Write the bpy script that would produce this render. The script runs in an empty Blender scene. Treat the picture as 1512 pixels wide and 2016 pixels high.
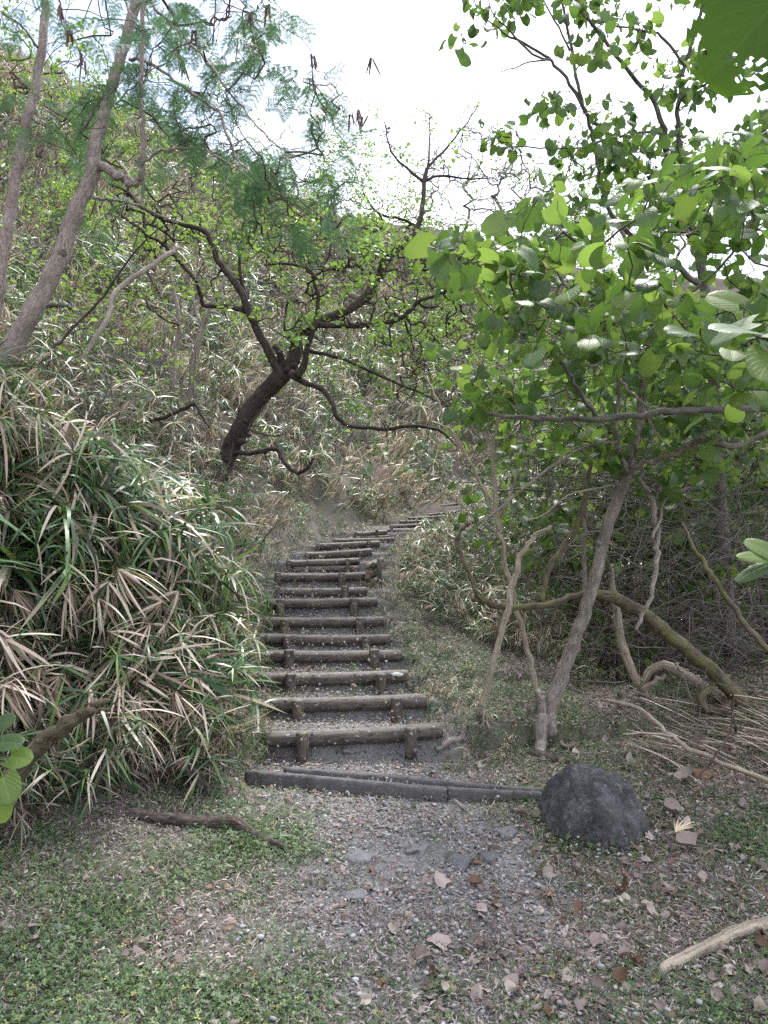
import bpy, math, random
import numpy as np
from mathutils import Vector, Matrix, Euler, Quaternion

# ------------------------------------------------------------------ camera, sky, sun, exposure
SC = bpy.context.scene
COL = SC.collection
R = math.radians
CAMZ = 1.6
PITCH = 2.0
FPX = 1456.0                       # focal length in pixels of a 1512 x 2016 frame
cam_d = bpy.data.cameras.new("camera")
cam_d.sensor_fit = 'VERTICAL'
cam_d.sensor_height = 36.0
cam_d.lens = 36.0 * FPX / 2016.0
cam_d.clip_start = 0.05
cam_d.clip_end = 500.0
cam = bpy.data.objects.new("camera", cam_d)
cam.location = (0, 0, CAMZ)
cam.rotation_euler = (R(90 + PITCH), 0, 0)
COL.objects.link(cam)
SC.camera = cam

SUN_EL, SUN_ROT = 62.0, 25.0      # high, soft, from ahead and slightly right
world = bpy.data.worlds.new("World")
SC.world = world
world.use_nodes = True
wn, wl = world.node_tree.nodes, world.node_tree.links
wn.clear()
wo = wn.new('ShaderNodeOutputWorld')
bg = wn.new('ShaderNodeBackground')
bg.inputs['Strength'].default_value = 0.10
sky = wn.new('ShaderNodeTexSky')
sky.sky_type = 'NISHITA'
sky.sun_disc = False
sky.sun_elevation = R(SUN_EL)
sky.sun_rotation = R(SUN_ROT)
sky.air_density = 1.0
sky.dust_density = 0.6
tc = wn.new('ShaderNodeTexCoord')
mp = wn.new('ShaderNodeMapping')
mp.inputs['Scale'].default_value = (1.0, 1.0, 2.2)
mp.inputs['Location'].default_value = (0.9, 0.35, 0.1)
nz = wn.new('ShaderNodeTexNoise')
nz.inputs['Scale'].default_value = 1.1
nz.inputs['Detail'].default_value = 6.0
rp = wn.new('ShaderNodeValToRGB')
rp.color_ramp.elements[0].position = 0.36
rp.color_ramp.elements[1].position = 0.52
rp.color_ramp.elements[0].color = (0.7, 0.7, 0.7, 1)
mx = wn.new('ShaderNodeMixRGB')
mx.inputs['Color2'].default_value = (8.6, 8.9, 9.9, 1)
wl.new(tc.outputs['Generated'], mp.inputs['Vector'])
wl.new(mp.outputs['Vector'], nz.inputs['Vector'])
wl.new(nz.outputs['Fac'], rp.inputs['Fac'])
# a thinner patch of cloud towards the left of the view
vd = wn.new('ShaderNodeVectorMath'); vd.operation = 'DISTANCE'; vd.inputs[1].default_value = (-.38, .76, .53)
vr = wn.new('ShaderNodeMapRange'); vr.inputs['From Min'].default_value = .16; vr.inputs['From Max'].default_value = .46; vr.inputs['To Min'].default_value = .30; vr.inputs['To Max'].default_value = 1.0
vm = wn.new('ShaderNodeMath'); vm.operation = 'MULTIPLY'
wl.new(tc.outputs['Generated'], vd.inputs[0]); wl.new(vd.outputs['Value'], vr.inputs['Value'])
wl.new(vr.outputs[0], vm.inputs[0]); wl.new(rp.outputs['Color'], vm.inputs[1])
wl.new(vm.outputs[0], mx.inputs['Fac'])
wl.new(sky.outputs['Color'], mx.inputs['Color1'])
wl.new(mx.outputs['Color'], bg.inputs['Color'])
wl.new(bg.outputs['Background'], wo.inputs['Surface'])

sun_d = bpy.data.lights.new("sun", 'SUN')
sun_d.energy = 2.6
sun_d.angle = R(11)
sun_d.color = (1.0, 0.965, 0.93)
sun = bpy.data.objects.new("sun", sun_d)
_a, _e = R(SUN_ROT), R(SUN_EL)
sdir = Vector((math.sin(_a) * math.cos(_e), math.cos(_a) * math.cos(_e), math.sin(_e)))
sun.rotation_euler = (-sdir).to_track_quat('-Z', 'Y').to_euler()
COL.objects.link(sun)

SC.view_settings.view_transform = 'Standard'
SC.view_settings.look = 'None'
SC.view_settings.gamma = 1.0
SC.view_settings.exposure = 1.45
SC.render.engine = 'CYCLES'
SC.cycles.max_bounces = 6
SC.cycles.diffuse_bounces = 1
SC.cycles.glossy_bounces = 2
SC.cycles.transmission_bounces = 4
SC.cycles.use_denoising = False

# ------------------------------------------------------------------ helpers
CP, SP = math.cos(R(PITCH)), math.sin(R(PITCH))


def P(px, py, y):
    """world point at distance y (along +Y) on the line through a photograph pixel"""
    u, v = (px - 756) / FPX, (1008 - py) / FPX
    dy, dz = CP - SP * v, SP + CP * v
    k = y / dy
    return np.array([u * k, y, CAMZ + dz * k])


def rng(seed):
    return np.random.default_rng(seed)


_perm = rng(5).random((256, 256))


def vnoise(x, y):
    x = np.asarray(x, float); y = np.asarray(y, float)
    xi, yi = np.floor(x).astype(int), np.floor(y).astype(int)
    fx, fy = x - xi, y - yi
    fx = fx * fx * (3 - 2 * fx); fy = fy * fy * (3 - 2 * fy)
    g = lambda a, b: _perm[a & 255, b & 255]
    return (g(xi, yi) * (1 - fx) + g(xi + 1, yi) * fx) * (1 - fy) + (g(xi, yi + 1) * (1 - fx) + g(xi + 1, yi + 1) * fx) * fy


def fbm(x, y, o=4):
    s, a, t = 0, 1.0, 0
    for k in range(o):
        s = s + a * vnoise(x * 2 ** k + 17 * k, y * 2 ** k + 31 * k); t += a; a *= .5
    return s / t * 2 - 1


def sstep(a, b, x):
    t = np.clip((x - a) / (b - a), 0, 1)
    return t * t * (3 - 2 * t)


def tag(o, label=None, cat=None, group=None, kind=None):
    if label: o['label'] = label
    if cat: o['category'] = cat
    if group: o['group'] = group
    if kind: o['kind'] = kind
    return o


def empty(name, loc=(0, 0, 0)):
    o = bpy.data.objects.new(name, None)
    o.empty_display_size = .1
    o.location = Vector([float(c) for c in loc])
    COL.objects.link(o)
    return o


def link(name, me, parent=None, mat=None):
    """object holding a mesh; a child keeps its world place under a parent that is only translated"""
    o = bpy.data.objects.new(name, me)
    COL.objects.link(o)
    if parent:
        o.parent = parent
        o.location = -parent.location
    return o


def make_mesh(name, V, F, mat=None, attrs=None, smooth=True, midx=None):
    """V (n,3); F list of int arrays with 3 or 4 columns"""
    me = bpy.data.meshes.new(name)
    V = np.asarray(V, np.float32)
    F = [np.asarray(f, np.int32) for f in F if len(f)]
    me.vertices.add(len(V))
    me.vertices.foreach_set('co', V.ravel())
    loops = np.concatenate([f.ravel() for f in F])
    tot = np.concatenate([np.full(len(f), f.shape[1], np.int32) for f in F])
    me.loops.add(len(loops))
    me.loops.foreach_set('vertex_index', loops)
    me.polygons.add(len(tot))
    st = np.concatenate([[0], np.cumsum(tot)[:-1]]).astype(np.int32)
    me.polygons.foreach_set('loop_start', st)
    me.polygons.foreach_set('loop_total', tot)
    if smooth:
        me.polygons.foreach_set('use_smooth', np.ones(len(tot), bool))
    for m in (mat if isinstance(mat, (list, tuple)) else [mat]):
        if m: me.materials.append(m)
    if midx is not None:
        me.polygons.foreach_set('material_index', np.asarray(midx, np.int32))
    for k, a in (attrs or {}).items():
        a = np.asarray(a, np.float32)
        if a.ndim == 1:
            at = me.attributes.new(k, 'FLOAT', 'POINT'); at.data.foreach_set('value', a)
        elif a.shape[1] == 3:
            at = me.attributes.new(k, 'FLOAT_VECTOR', 'POINT'); at.data.foreach_set('vector', a.ravel())
        else:
            at = me.attributes.new(k, 'FLOAT_COLOR', 'POINT'); at.data.foreach_set('color', a.ravel())
    me.update(calc_edges=True)
    return me


def catmull(pts, n):
    """smooth a control polyline (rows of any width), n points per span"""
    p = np.asarray(pts, float)
    if len(p) < 3:
        t = np.linspace(0, 1, n + 1)[:, None]
        return p[0] * (1 - t) + p[-1] * t
    q = np.vstack([2 * p[0] - p[1], p, 2 * p[-1] - p[-2]])
    out = []
    for i in range(1, len(q) - 2):
        t = np.linspace(0, 1, n, endpoint=False)[:, None]
        a, b, c, d = q[i - 1], q[i], q[i + 1], q[i + 2]
        out.append(.5 * (2 * b + (c - a) * t + (2 * a - 5 * b + 4 * c - d) * t ** 2 + (3 * b - a - 3 * c + d) * t ** 3))
    out.append(p[-1:])
    return np.vstack(out)


class Tubes:
    def __init__(s):
        s.V, s.Q, s.T, s.B, s.n = [], [], [], [], 0

    def add(s, pts, rad, ns=6, bump=0.0, seed=0, cap=True):
        pts = np.asarray(pts, float); rad = np.asarray(rad, float)
        k = len(pts)
        d = np.gradient(pts, axis=0)
        d /= np.linalg.norm(d, axis=1)[:, None] + 1e-9
        ref = np.array([0, 0, 1.0]) if abs(d[0][2]) < .9 else np.array([1.0, 0, 0])
        N = np.zeros((k, 3)); n = ref - d[0] * (ref @ d[0]); n /= np.linalg.norm(n); N[0] = n
        for i in range(1, k):
            n = n - d[i] * (n @ d[i]); n /= np.linalg.norm(n) + 1e-9; N[i] = n
        Bn = np.cross(d, N)
        a = np.arange(ns) / ns * 2 * math.pi
        L = np.concatenate([[0], np.cumsum(np.linalg.norm(np.diff(pts, axis=0), axis=1))])
        rr = rad[:, None] * np.ones((1, ns))
        if bump:
            rg = rng(seed + 1)
            o1, o2 = rg.random() * 99, rg.random() * 99
            Lr = L[:, None] / max(rad.mean(), 1e-4)
            rr = rr * (1 + bump * (vnoise(np.cos(a)[None] * 1.3 + o1 + Lr * .35, np.sin(a)[None] * 1.3 + o2 + Lr * .22) - .5) * 2
                       + bump * .5 * (vnoise(a[None] * 2.5 + o2, Lr * .9 + o1) - .5))
        ring = pts[:, None] + rr[:, :, None] * (np.cos(a)[None, :, None] * N[:, None] + np.sin(a)[None, :, None] * Bn[:, None])
        b = np.stack([np.cos(a)[None] * rad[:, None], np.sin(a)[None] * rad[:, None], L[:, None] + np.zeros((1, ns))], -1)
        s.V.append(ring.reshape(-1, 3)); s.B.append(b.reshape(-1, 3) + (seed * .37) % 7)
        i0 = s.n + np.arange(k - 1)[:, None] * ns + np.arange(ns)[None]
        i1 = s.n + np.arange(k - 1)[:, None] * ns + (np.arange(ns)[None] + 1) % ns
        s.Q.append(np.stack([i0, i1, i1 + ns, i0 + ns], -1).reshape(-1, 4))
        m = k * ns
        if cap:
            for e, (ci, sg) in enumerate(((0, -1), (k - 1, 1))):
                c = pts[ci] + sg * d[ci] * rad[ci] * .15
                s.V.append(c[None]); s.B.append(b[ci].mean(0)[None] + (seed * .37) % 7)
                j = s.n + ci * ns + np.arange(ns); j2 = s.n + ci * ns + (np.arange(ns) + 1) % ns
                cc = np.full(ns, s.n + m + e)
                s.T.append(np.stack([j2, j, cc] if sg < 0 else [j, j2, cc], -1))
            m += 2
        s.n += m

    def mesh(s, name, mat):
        return make_mesh(name, np.vstack(s.V), [np.vstack(s.Q)] + ([np.vstack(s.T)] if s.T else []), mat, {'bark': np.vstack(s.B)})


def limb(spec, n=6):
    """spec rows (px, py, depth, width px) -> 3-d points and radii"""
    c = np.array([list(P(a, b, y)) + [w / 2 * y / FPX] for a, b, y, w in spec])
    c = catmull(c, n)
    return c[:, :3], np.maximum(c[:, 3], .002)


def fill(spec, depth):
    """(px,py,w) rows with one depth or (d0,d1) -> rows with depth"""
    n = len(spec)
    d = np.linspace(depth[0], depth[1], n) if isinstance(depth, tuple) else np.full(n, depth)
    return [(a, b, float(y), w) for (a, b, w), y in zip(spec, d)]


# ------------------------------------------------------------------ materials
def nodes(m):
    m.use_nodes = True
    nt = m.node_tree
    nt.nodes.clear()
    return nt, nt.nodes.new


def ramp(new, nt, fac, stops):
    r = new('ShaderNodeValToRGB')
    e = r.color_ramp.elements
    while len(e) < len(stops): e.new(.5)
    for i, (p, c) in enumerate(stops):
        e[i].position = p; e[i].color = tuple(c) + (1,) if len(c) == 3 else c
    nt.links.new(fac, r.inputs['Fac'])
    return r.outputs['Color']


def noise(new, nt, vec, scale, detail=5, rough=.6):
    n = new('ShaderNodeTexNoise')
    n.inputs['Scale'].default_value = scale
    n.inputs['Detail'].default_value = detail
    n.inputs['Roughness'].default_value = rough
    if vec is not None: nt.links.new(vec, n.inputs['Vector'])
    return n.outputs['Fac']


def mixc(new, nt, fac, a, b, mode='MIX'):
    m = new('ShaderNodeMixRGB'); m.blend_type = mode
    for k, v in (('Fac', fac), ('Color1', a), ('Color2', b)):
        if isinstance(v, (int, float)): m.inputs[k].default_value = v
        elif isinstance(v, tuple): m.inputs[k].default_value = v + (1,) if len(v) == 3 else v
        else: nt.links.new(v, m.inputs[k])
    return m.outputs['Color']


def math_(new, nt, op, a, b=0.0):
    m = new('ShaderNodeMath'); m.operation = op
    for i, v in enumerate((a, b)):
        if isinstance(v, (int, float)): m.inputs[i].default_value = v
        else: nt.links.new(v, m.inputs[i])
    return m.outputs[0]


def attr(new, name, out='Vector'):
    a = new('ShaderNodeAttribute'); a.attribute_name = name
    return a.outputs[out]


def finish(nt, new, color, rough=.9, bump=None, bstr=.3, bdist=.01, spec=.3):
    p = new('ShaderNodeBsdfPrincipled')
    if isinstance(color, tuple): p.inputs['Base Color'].default_value = color + (1,)
    else: nt.links.new(color, p.inputs['Base Color'])
    if isinstance(rough, float): p.inputs['Roughness'].default_value = rough
    else: nt.links.new(rough, p.inputs['Roughness'])
    p.inputs['Specular IOR Level'].default_value = spec
    if bump is not None:
        b = new('ShaderNodeBump'); b.inputs['Strength'].default_value = bstr; b.inputs['Distance'].default_value = bdist
        nt.links.new(bump, b.inputs['Height']); nt.links.new(b.outputs[0], p.inputs['Normal'])
    o = new('ShaderNodeOutputMaterial')
    nt.links.new(p.outputs[0], o.inputs['Surface'])
    return p, o


def bark_mat(name, dark, light, spot=(.45, .45, .42), spots=.35, scale=14, stretch=.16, moss=None, bstr=.6):
    m = bpy.data.materials.new(name); nt, new = nodes(m)
    v = attr(new, 'bark')
    mp = new('ShaderNodeMapping'); mp.inputs['Scale'].default_value = (1, 1, stretch); nt.links.new(v, mp.inputs['Vector'])
    n1 = noise(new, nt, mp.outputs[0], scale * 6, 8, .75)
    n2 = noise(new, nt, v, scale * .35, 4)
    c = ramp(new, nt, n1, [(.36, tuple(x * .7 for x in dark)), (.5, tuple((x + y_) / 2 for x, y_ in zip(dark, light))), (.62, light)])
    c = mixc(new, nt, ramp(new, nt, n2, [(.35, (.5,) * 3), (.6, (0,) * 3)]), c, tuple(x * .5 for x in dark))
    n3 = noise(new, nt, v, scale * 3.4, 5, .7)
    sp = ramp(new, nt, n3, [(.62, (0, 0, 0)), (.72, (spots * 1.5,) * 3)])
    c = mixc(new, nt, sp, c, spot)
    if moss:
        n4 = noise(new, nt, v, scale * .5, 5)
        c = mixc(new, nt, ramp(new, nt, n4, [(.5, (0,) * 3), (.62, (.7,) * 3)]), c, moss)
    finish(nt, new, c, .9, n1, min(1, bstr * 1.6), .02, .2)
    return m


def leaf_mat(name, c0, c1, trans, rough=.42, mixf=.35, use_col=False, vein=False, spec=.5, back=None):
    m = bpy.data.materials.new(name); nt, new = nodes(m)
    oi = new('ShaderNodeObjectInfo')
    tcn = new('ShaderNodeTexCoord')
    rn = oi.outputs['Random']
    if use_col:
        c = attr(new, 'col', 'Color')
        hsv = new('ShaderNodeHueSaturation')
        nt.links.new(c, hsv.inputs['Color'])
        nt.links.new(math_(new, nt, 'ADD', math_(new, nt, 'MULTIPLY', rn, .5), .75), hsv.inputs['Value'])
        c = hsv.outputs[0]
        tcol = mixc(new, nt, 1.0, c, trans, 'MULTIPLY')
    else:
        n = noise(new, nt, tcn.outputs['Object'], 9, 3)
        f = math_(new, nt, 'ADD', math_(new, nt, 'MULTIPLY', rn, .8), math_(new, nt, 'MULTIPLY', n, .35))
        c = ramp(new, nt, f, [(.1, c0), (.95, c1)])
        tcol = mixc(new, nt, rn, trans, tuple(x * .7 for x in trans))
    bump = None
    if vein:
        uv = attr(new, 'luv')
        sx = new('ShaderNodeSeparateXYZ'); nt.links.new(uv, sx.inputs[0])
        au = math_(new, nt, 'ABSOLUTE', sx.outputs[0])
        # ribs that fan out from the base plus the midrib
        w = math_(new, nt, 'SUBTRACT', sx.outputs[1], math_(new, nt, 'MULTIPLY', au, .75))
        fr = math_(new, nt, 'PINGPONG', math_(new, nt, 'MULTIPLY', w, 5.0), .5)
        rib = ramp(new, nt, math_(new, nt, 'MINIMUM', math_(new, nt, 'MULTIPLY', au, 1.6), fr), [(.0, (1,) * 3), (.06, (0,) * 3)])
        c = mixc(new, nt, math_(new, nt, 'MULTIPLY', rib, .35), c, tuple(min(1, x * 2.2 + .02) for x in c1))
        n5 = noise(new, nt, uv, 5, 4)
        c = mixc(new, nt, ramp(new, nt, n5, [(.62, (0,) * 3), (.8, (.8,) * 3)]), c, (.22, .2, .04))
        bump = rib
    p, o = finish(nt, new, c, rough, bump, .35, .004, spec)
    tr = new('ShaderNodeBsdfTranslucent')
    nt.links.new(tcol, tr.inputs['Color'])
    ms = new('ShaderNodeMixShader'); ms.inputs[0].default_value = mixf
    nt.links.new(p.outputs[0], ms.inputs[1]); nt.links.new(tr.outputs[0], ms.inputs[2])
    nt.links.new(ms.outputs[0], o.inputs['Surface'])
    return m


M = {}
M['bark_dark'] = bark_mat('bark_dark', (.035, .026, .022), (.12, .095, .085), (.36, .36, .33), .3, 12)
M['bark_twig'] = bark_mat('bark_twig', (.09, .065, .055), (.24, .185, .165), (.3, .28, .25), .2, 16)
M['bark_tan'] = bark_mat('bark_tan', (.22, .18, .165), (.46, .39, .365), (.42, .38, .34), .25, 13, .35, None, .5)
M['bark_grey'] = bark_mat('bark_grey', (.11, .10, .09), (.28, .26, .24), (.5, .5, .47), .5, 12)
M['bark_spot'] = bark_mat('bark_spot', (.20, .17, .15), (.50, .44, .40), (.5, .47, .43), .4, 16)
M['bark_pale'] = bark_mat('bark_pale', (.28, .23, .19), (.48, .42, .37), (.62, .6, .57), .4, 12)
M['bark_bleached'] = bark_mat('bark_bleached', (.30, .25, .19), (.58, .50, .41), (.5, .45, .4), .1, 10, .08)
M['bark_moss'] = bark_mat('bark_moss', (.10, .08, .055), (.24, .20, .15), (.4, .4, .36), .3, 12, .15, (.17, .19, .06))
M['bark_rot'] = bark_mat('bark_rot', (.025, .019, .017), (.20, .165, .145), (.46, .44, .42), .6, 14, .3, None, 1.0)
M['heart'] = leaf_mat('heart_leaf', (.026, .058, .020), (.07, .13, .038), (.15, .28, .045), .42, .38, vein=True, spec=.4)
M['heart_pale'] = leaf_mat('heart_leaf_pale', (.07, .12, .03), (.13, .20, .05), (.26, .40, .07), .45, .45, vein=True, spec=.35)
M['heart_yellow'] = leaf_mat('heart_leaf_yellow', (.24, .20, .05), (.34, .28, .08), (.5, .4, .1), .5, .4, vein=True)
M['fresh'] = leaf_mat('fresh_leaf', (.07, .15, .03), (.15, .26, .05), (.30, .48, .08), .5, .4)
M['mimosa'] = leaf_mat('mimosa_leaf', (.03, .085, .05), (.06, .13, .06), (.11, .22, .09), .4, .35)
M['blade'] = leaf_mat('blade', (0, 0, 0), (0, 0, 0), (1.4, 1.6, 1.0), .38, .22, use_col=True, spec=.55)
M['litter'] = leaf_mat('litter', (0, 0, 0), (0, 0, 0), (.8, .7, .6), .8, .1, use_col=True, spec=.2)
M['clover'] = leaf_mat('clover', (0, 0, 0), (0, 0, 0), (1.6, 1.8, .9), .45, .3, use_col=True, spec=.4)
M['pod'] = leaf_mat('seed_pod', (.05, .025, .018), (.12, .06, .04), (.1, .05, .02), .5, .1)
M['dead_pink'] = leaf_mat('dead_leaf_mauve', (.16, .12, .11), (.33, .27, .25), (.2, .13, .1), .7, .12, vein=True, spec=.3)
M['dead_tan'] = leaf_mat('dead_leaf_tan', (.25, .21, .18), (.44, .385, .34), (.3, .2, .12), .7, .12, vein=True, spec=.3)
M['dead_orange'] = leaf_mat('dead_leaf_brown', (.07, .042, .03), (.17, .10, .065), (.2, .09, .04), .65, .12, vein=True, spec=.3)


def ground_mat():
    m = bpy.data.materials.new('ground_soil'); nt, new = nodes(m)
    tcn = new('ShaderNodeTexCoord'); v = tcn.outputs['Object']
    n1 = noise(new, nt, v, 3.0, 8, .7)
    n2 = noise(new, nt, v, 55, 6, .75)
    n3 = noise(new, nt, v, 220, 3, .6)
    soil = ramp(new, nt, n2, [(.28, (.07, .058, .052)), (.5, (.17, .145, .135)), (.72, (.33, .30, .285))])
    grav = ramp(new, nt, n2, [(.28, (.09, .088, .092)), (.5, (.22, .215, .22)), (.72, (.38, .375, .38))])
    green = ramp(new, nt, n3, [(.3, (.035, .06, .025)), (.7, (.10, .14, .06))])
    mk = attr(new, 'mask', 'Color')
    sp = new('ShaderNodeSeparateColor'); nt.links.new(mk, sp.inputs[0])
    c = mixc(new, nt, sp.outputs[0], soil, grav)
    g = math_(new, nt, 'MULTIPLY', sp.outputs[1], ramp(new, nt, n1, [(.38, (0,) * 3), (.6, (.8,) * 3)]))
    c = mixc(new, nt, g, c, green)
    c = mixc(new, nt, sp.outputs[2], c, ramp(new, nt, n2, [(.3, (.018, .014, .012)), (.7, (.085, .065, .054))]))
    h = math_(new, nt, 'ADD', n2, math_(new, nt, 'MULTIPLY', n3, .4))
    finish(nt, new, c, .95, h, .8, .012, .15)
    return m


def log_mat():
    m = bpy.data.materials.new('step_log_wood'); nt, new = nodes(m)
    v = attr(new, 'bark')
    mp = new('ShaderNodeMapping'); mp.inputs['Scale'].default_value = (1, 1, .12); nt.links.new(v, mp.inputs['Vector'])
    n1 = noise(new, nt, mp.outputs[0], 60, 6, .7)
    n2 = noise(new, nt, v, 9, 4)
    n3 = noise(new, nt, v, 38, 2, .4)
    n4 = noise(new, nt, v, 5, 5)
    c = ramp(new, nt, n1, [(.38, (.026, .021, .017)), (.62, (.125, .105, .088))])
    c = mixc(new, nt, ramp(new, nt, n2, [(.45, (0,) * 3), (.65, (.6,) * 3)]), c, (.13, .108, .085))
    c = mixc(new, nt, ramp(new, nt, n4, [(.60, (0,) * 3), (.66, (.75,) * 3)]), c, (.16, .145, .06))
    c = mixc(new, nt, ramp(new, nt, n3, [(.66, (0,) * 3), (.70, (.7,) * 3)]), c, (.40, .41, .41))
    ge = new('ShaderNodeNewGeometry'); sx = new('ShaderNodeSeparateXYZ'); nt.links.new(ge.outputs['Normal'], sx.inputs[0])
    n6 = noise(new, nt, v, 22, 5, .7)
    worn_lit = math_(new, nt, 'MULTIPLY', ramp(new, nt, sx.outputs[2], [(.55, (0,) * 3), (.95, (1,) * 3)]), ramp(new, nt, n6, [(.40, (.15,) * 3), (.62, (.85,) * 3)]))  # pale scuffs plus top highlights painted onto upward-facing wood
    c = mixc(new, nt, worn_lit, c, (.165, .156, .148))
    finish(nt, new, c, .6, n1, .8, .012, .45)
    return m


def stone_mat(name, a, b, speck=.5, scale=1.0):
    m = bpy.data.materials.new(name); nt, new = nodes(m)
    tcn = new('ShaderNodeTexCoord'); v = tcn.outputs['Object']
    n1 = noise(new, nt, v, 9 * scale, 8, .7)
    n2 = noise(new, nt, v, 60 * scale, 5, .7)
    n3 = noise(new, nt, v, 34 * scale, 2, .4)
    c = ramp(new, nt, n1, [(.35, a), (.65, b)])
    c = mixc(new, nt, .5, c, ramp(new, nt, n2, [(.3, tuple(x * .5 for x in a)), (.75, tuple(min(1, x * 1.6) for x in b))]))
    c = mixc(new, nt, ramp(new, nt, n3, [(.64, (0,) * 3), (.67, (speck,) * 3)]), c, (.5, .5, .48))
    finish(nt, new, c, .85, n2, .6, .01, .3)
    return m


M['ground'] = ground_mat()
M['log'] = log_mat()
def boulder_mat():
    m = bpy.data.materials.new('boulder_rock'); nt, new = nodes(m)
    v = new('ShaderNodeTexCoord').outputs['Object']
    n1 = noise(new, nt, v, 7, 9, .72); n2 = noise(new, nt, v, 45, 7, .8); n3 = noise(new, nt, v, 19, 5, .75); n4 = noise(new, nt, v, 4.5, 5, .6); n5 = noise(new, nt, v, 75, 3, .5)
    c = ramp(new, nt, n1, [(.38, (.035, .035, .039)), (.52, (.095, .095, .104)), (.66, (.20, .20, .215))])
    c = mixc(new, nt, .45, c, ramp(new, nt, n2, [(.36, (.015, .015, .017)), (.55, (.09, .09, .097)), (.68, (.27, .27, .28))]))
    c = mixc(new, nt, ramp(new, nt, n3, [(.56, (0,) * 3), (.62, (.65,) * 3)]), c, (.20, .205, .21))       # grey lichen crust
    c = mixc(new, nt, ramp(new, nt, n4, [(.58, (0,) * 3), (.70, (.5,) * 3)]), c, (.075, .08, .045))      # thin moss
    c = mixc(new, nt, ramp(new, nt, n5, [(.68, (0,) * 3), (.71, (.7,) * 3)]), c, (.42, .42, .40))
    h = math_(new, nt, 'ADD', n2, math_(new, nt, 'MULTIPLY', n1, 2.0))
    finish(nt, new, c, .85, h, 1.0, .018, .3)
    return m


M['boulder'] = boulder_mat()
M['stone'] = stone_mat('small_stone', (.09, .09, .096), (.23, .23, .235), .2, 3)
M['stone_dark'] = stone_mat('dark_stone', (.06, .06, .065), (.15, .15, .16), .3, 3)
M['stone_pale'] = stone_mat('pale_stone', (.28, .27, .22), (.42, .41, .36), .3, 3)
M['concrete'] = stone_mat('kerb_concrete', (.05, .049, .05), (.125, .12, .122), .2, 2)
M['bolt'] = bpy.data.materials.new('bolt_metal')
_nt, _new = nodes(M['bolt']); finish(_nt, _new, (.24, .215, .20), .5, None)
M['cut'] = bpy.data.materials.new('cut_wood')
_nt, _new = nodes(M['cut'])
_n = noise(_new, _nt, attr(_new, 'bark'), 40, 5)
finish(_nt, _new, ramp(_new, _nt, _n, [(.3, (.05, .035, .025)), (.7, (.26, .2, .14))]), .9, _n, .5, .01)
M['lichen'] = bpy.data.materials.new('white_lichen')
_nt, _new = nodes(M['lichen']); finish(_nt, _new, (.62, .64, .62), .9, None)

# ------------------------------------------------------------------ the path and the terrain
# log steps: (left px, y), (right px, y), diameter px, depth, posts [(px, top y, bottom y, w)]
STEPS = [
    ((522, 1455), (871, 1440), 31, 5.60, [(595, 1441, 1494, 25), (809, 1432, 1477, 24)]),
    ((525, 1387), (840, 1381), 28, 6.15, [(586, 1378, 1412, 23), (781, 1373, 1413, 22)]),
    ((509, 1337), (804, 1332), 25, 6.60, [(572, 1326, 1365, 22), (750, 1326, 1358, 21)]),
    ((515, 1291), (790, 1291), 23, 7.07, [(569, 1279, 1317, 20), (737, 1278, 1321, 20)]),
    ((509, 1257), (769, 1260), 21, 7.50, [(565, 1252, 1273, 17), (721, 1252, 1277, 18)]),
    ((509, 1224), (755, 1224), 20, 7.90, [(560, 1219, 1244, 18), (709, 1216, 1248, 17)]),
    ((518, 1188), (742, 1185), 19, 8.40, [(552, 1180, 1209, 17), (697, 1178, 1213, 17)]),
    ((543, 1165), (722, 1164), 17, 8.90, [(545, 1155, 1171, 14), (679, 1154, 1177, 15)]),
    ((545, 1136), (718, 1134), 16, 9.40, [(547, 1127, 1146, 13), (673, 1128, 1150, 14)]),
    ((565, 1110), (707, 1105), 14, 10.0, [(568, 1103, 1124, 9), (684, 1100, 1128, 9)]),
    ((602, 1094), (732, 1086), 13, 10.6, [(605, 1089, 1104, 8), (709, 1084, 1100, 8)]),
    ((622, 1076), (747, 1070), 12, 11.2, [(625, 1069, 1085, 8), (726, 1065, 1080, 8)]),
    ((655, 1065), (778, 1062), 9, 11.8, []),
    ((698, 1053), (762, 1048), 11, 12.5, [(701, 1047, 1060, 6), (742, 1043, 1060, 6)]),
    ((760, 1046), (840, 1045), 11, 13.1, [(771, 1039, 1058, 6), (821, 1040, 1054, 6)]),
    ((767, 1037), (843, 1033), 8, 13.8, []),
    ((786, 1028), (856, 1026), 7, 14.6, [(800, 1024, 1033, 4)]),
    ((804, 1021), (877, 1017), 6, 15.5, []),
    ((842, 1014), (898, 1007), 6, 16.6, []),
    ((868, 996), (903, 992), 5, 18.6, []),
]
PL = [(0.45, -3, -.08), (0.40, 2, -.08), (0.15, 4.0, -.08), (-.05, 4.72, -.08), (-.08, 4.86, -.035), (-.2, 5.5, -.045)]
STEPY, STEPZ = [], []
for (l, r_, w, y, ps) in STEPS:
    a, b = P(l[0], l[1], y), P(r_[0], r_[1], y)
    c = (a + b) / 2
    rad = w / 2 * y / FPX
    STEPY.append(y); STEPZ.append(c[2] + rad * .75)
    PL.append((c[0], y, c[2] + rad * .75 - .05))
PL += [(1.75, 20.5, 2.75), (3.6, 23, 3.2), (7, 25.5, 3.6), (12, 27.5, 4.0), (20, 29, 4.4), (60, 34, 5)]
PL = np.array(PL)
STEPY, STEPZ = np.array(STEPY), np.array(STEPZ)


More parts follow.
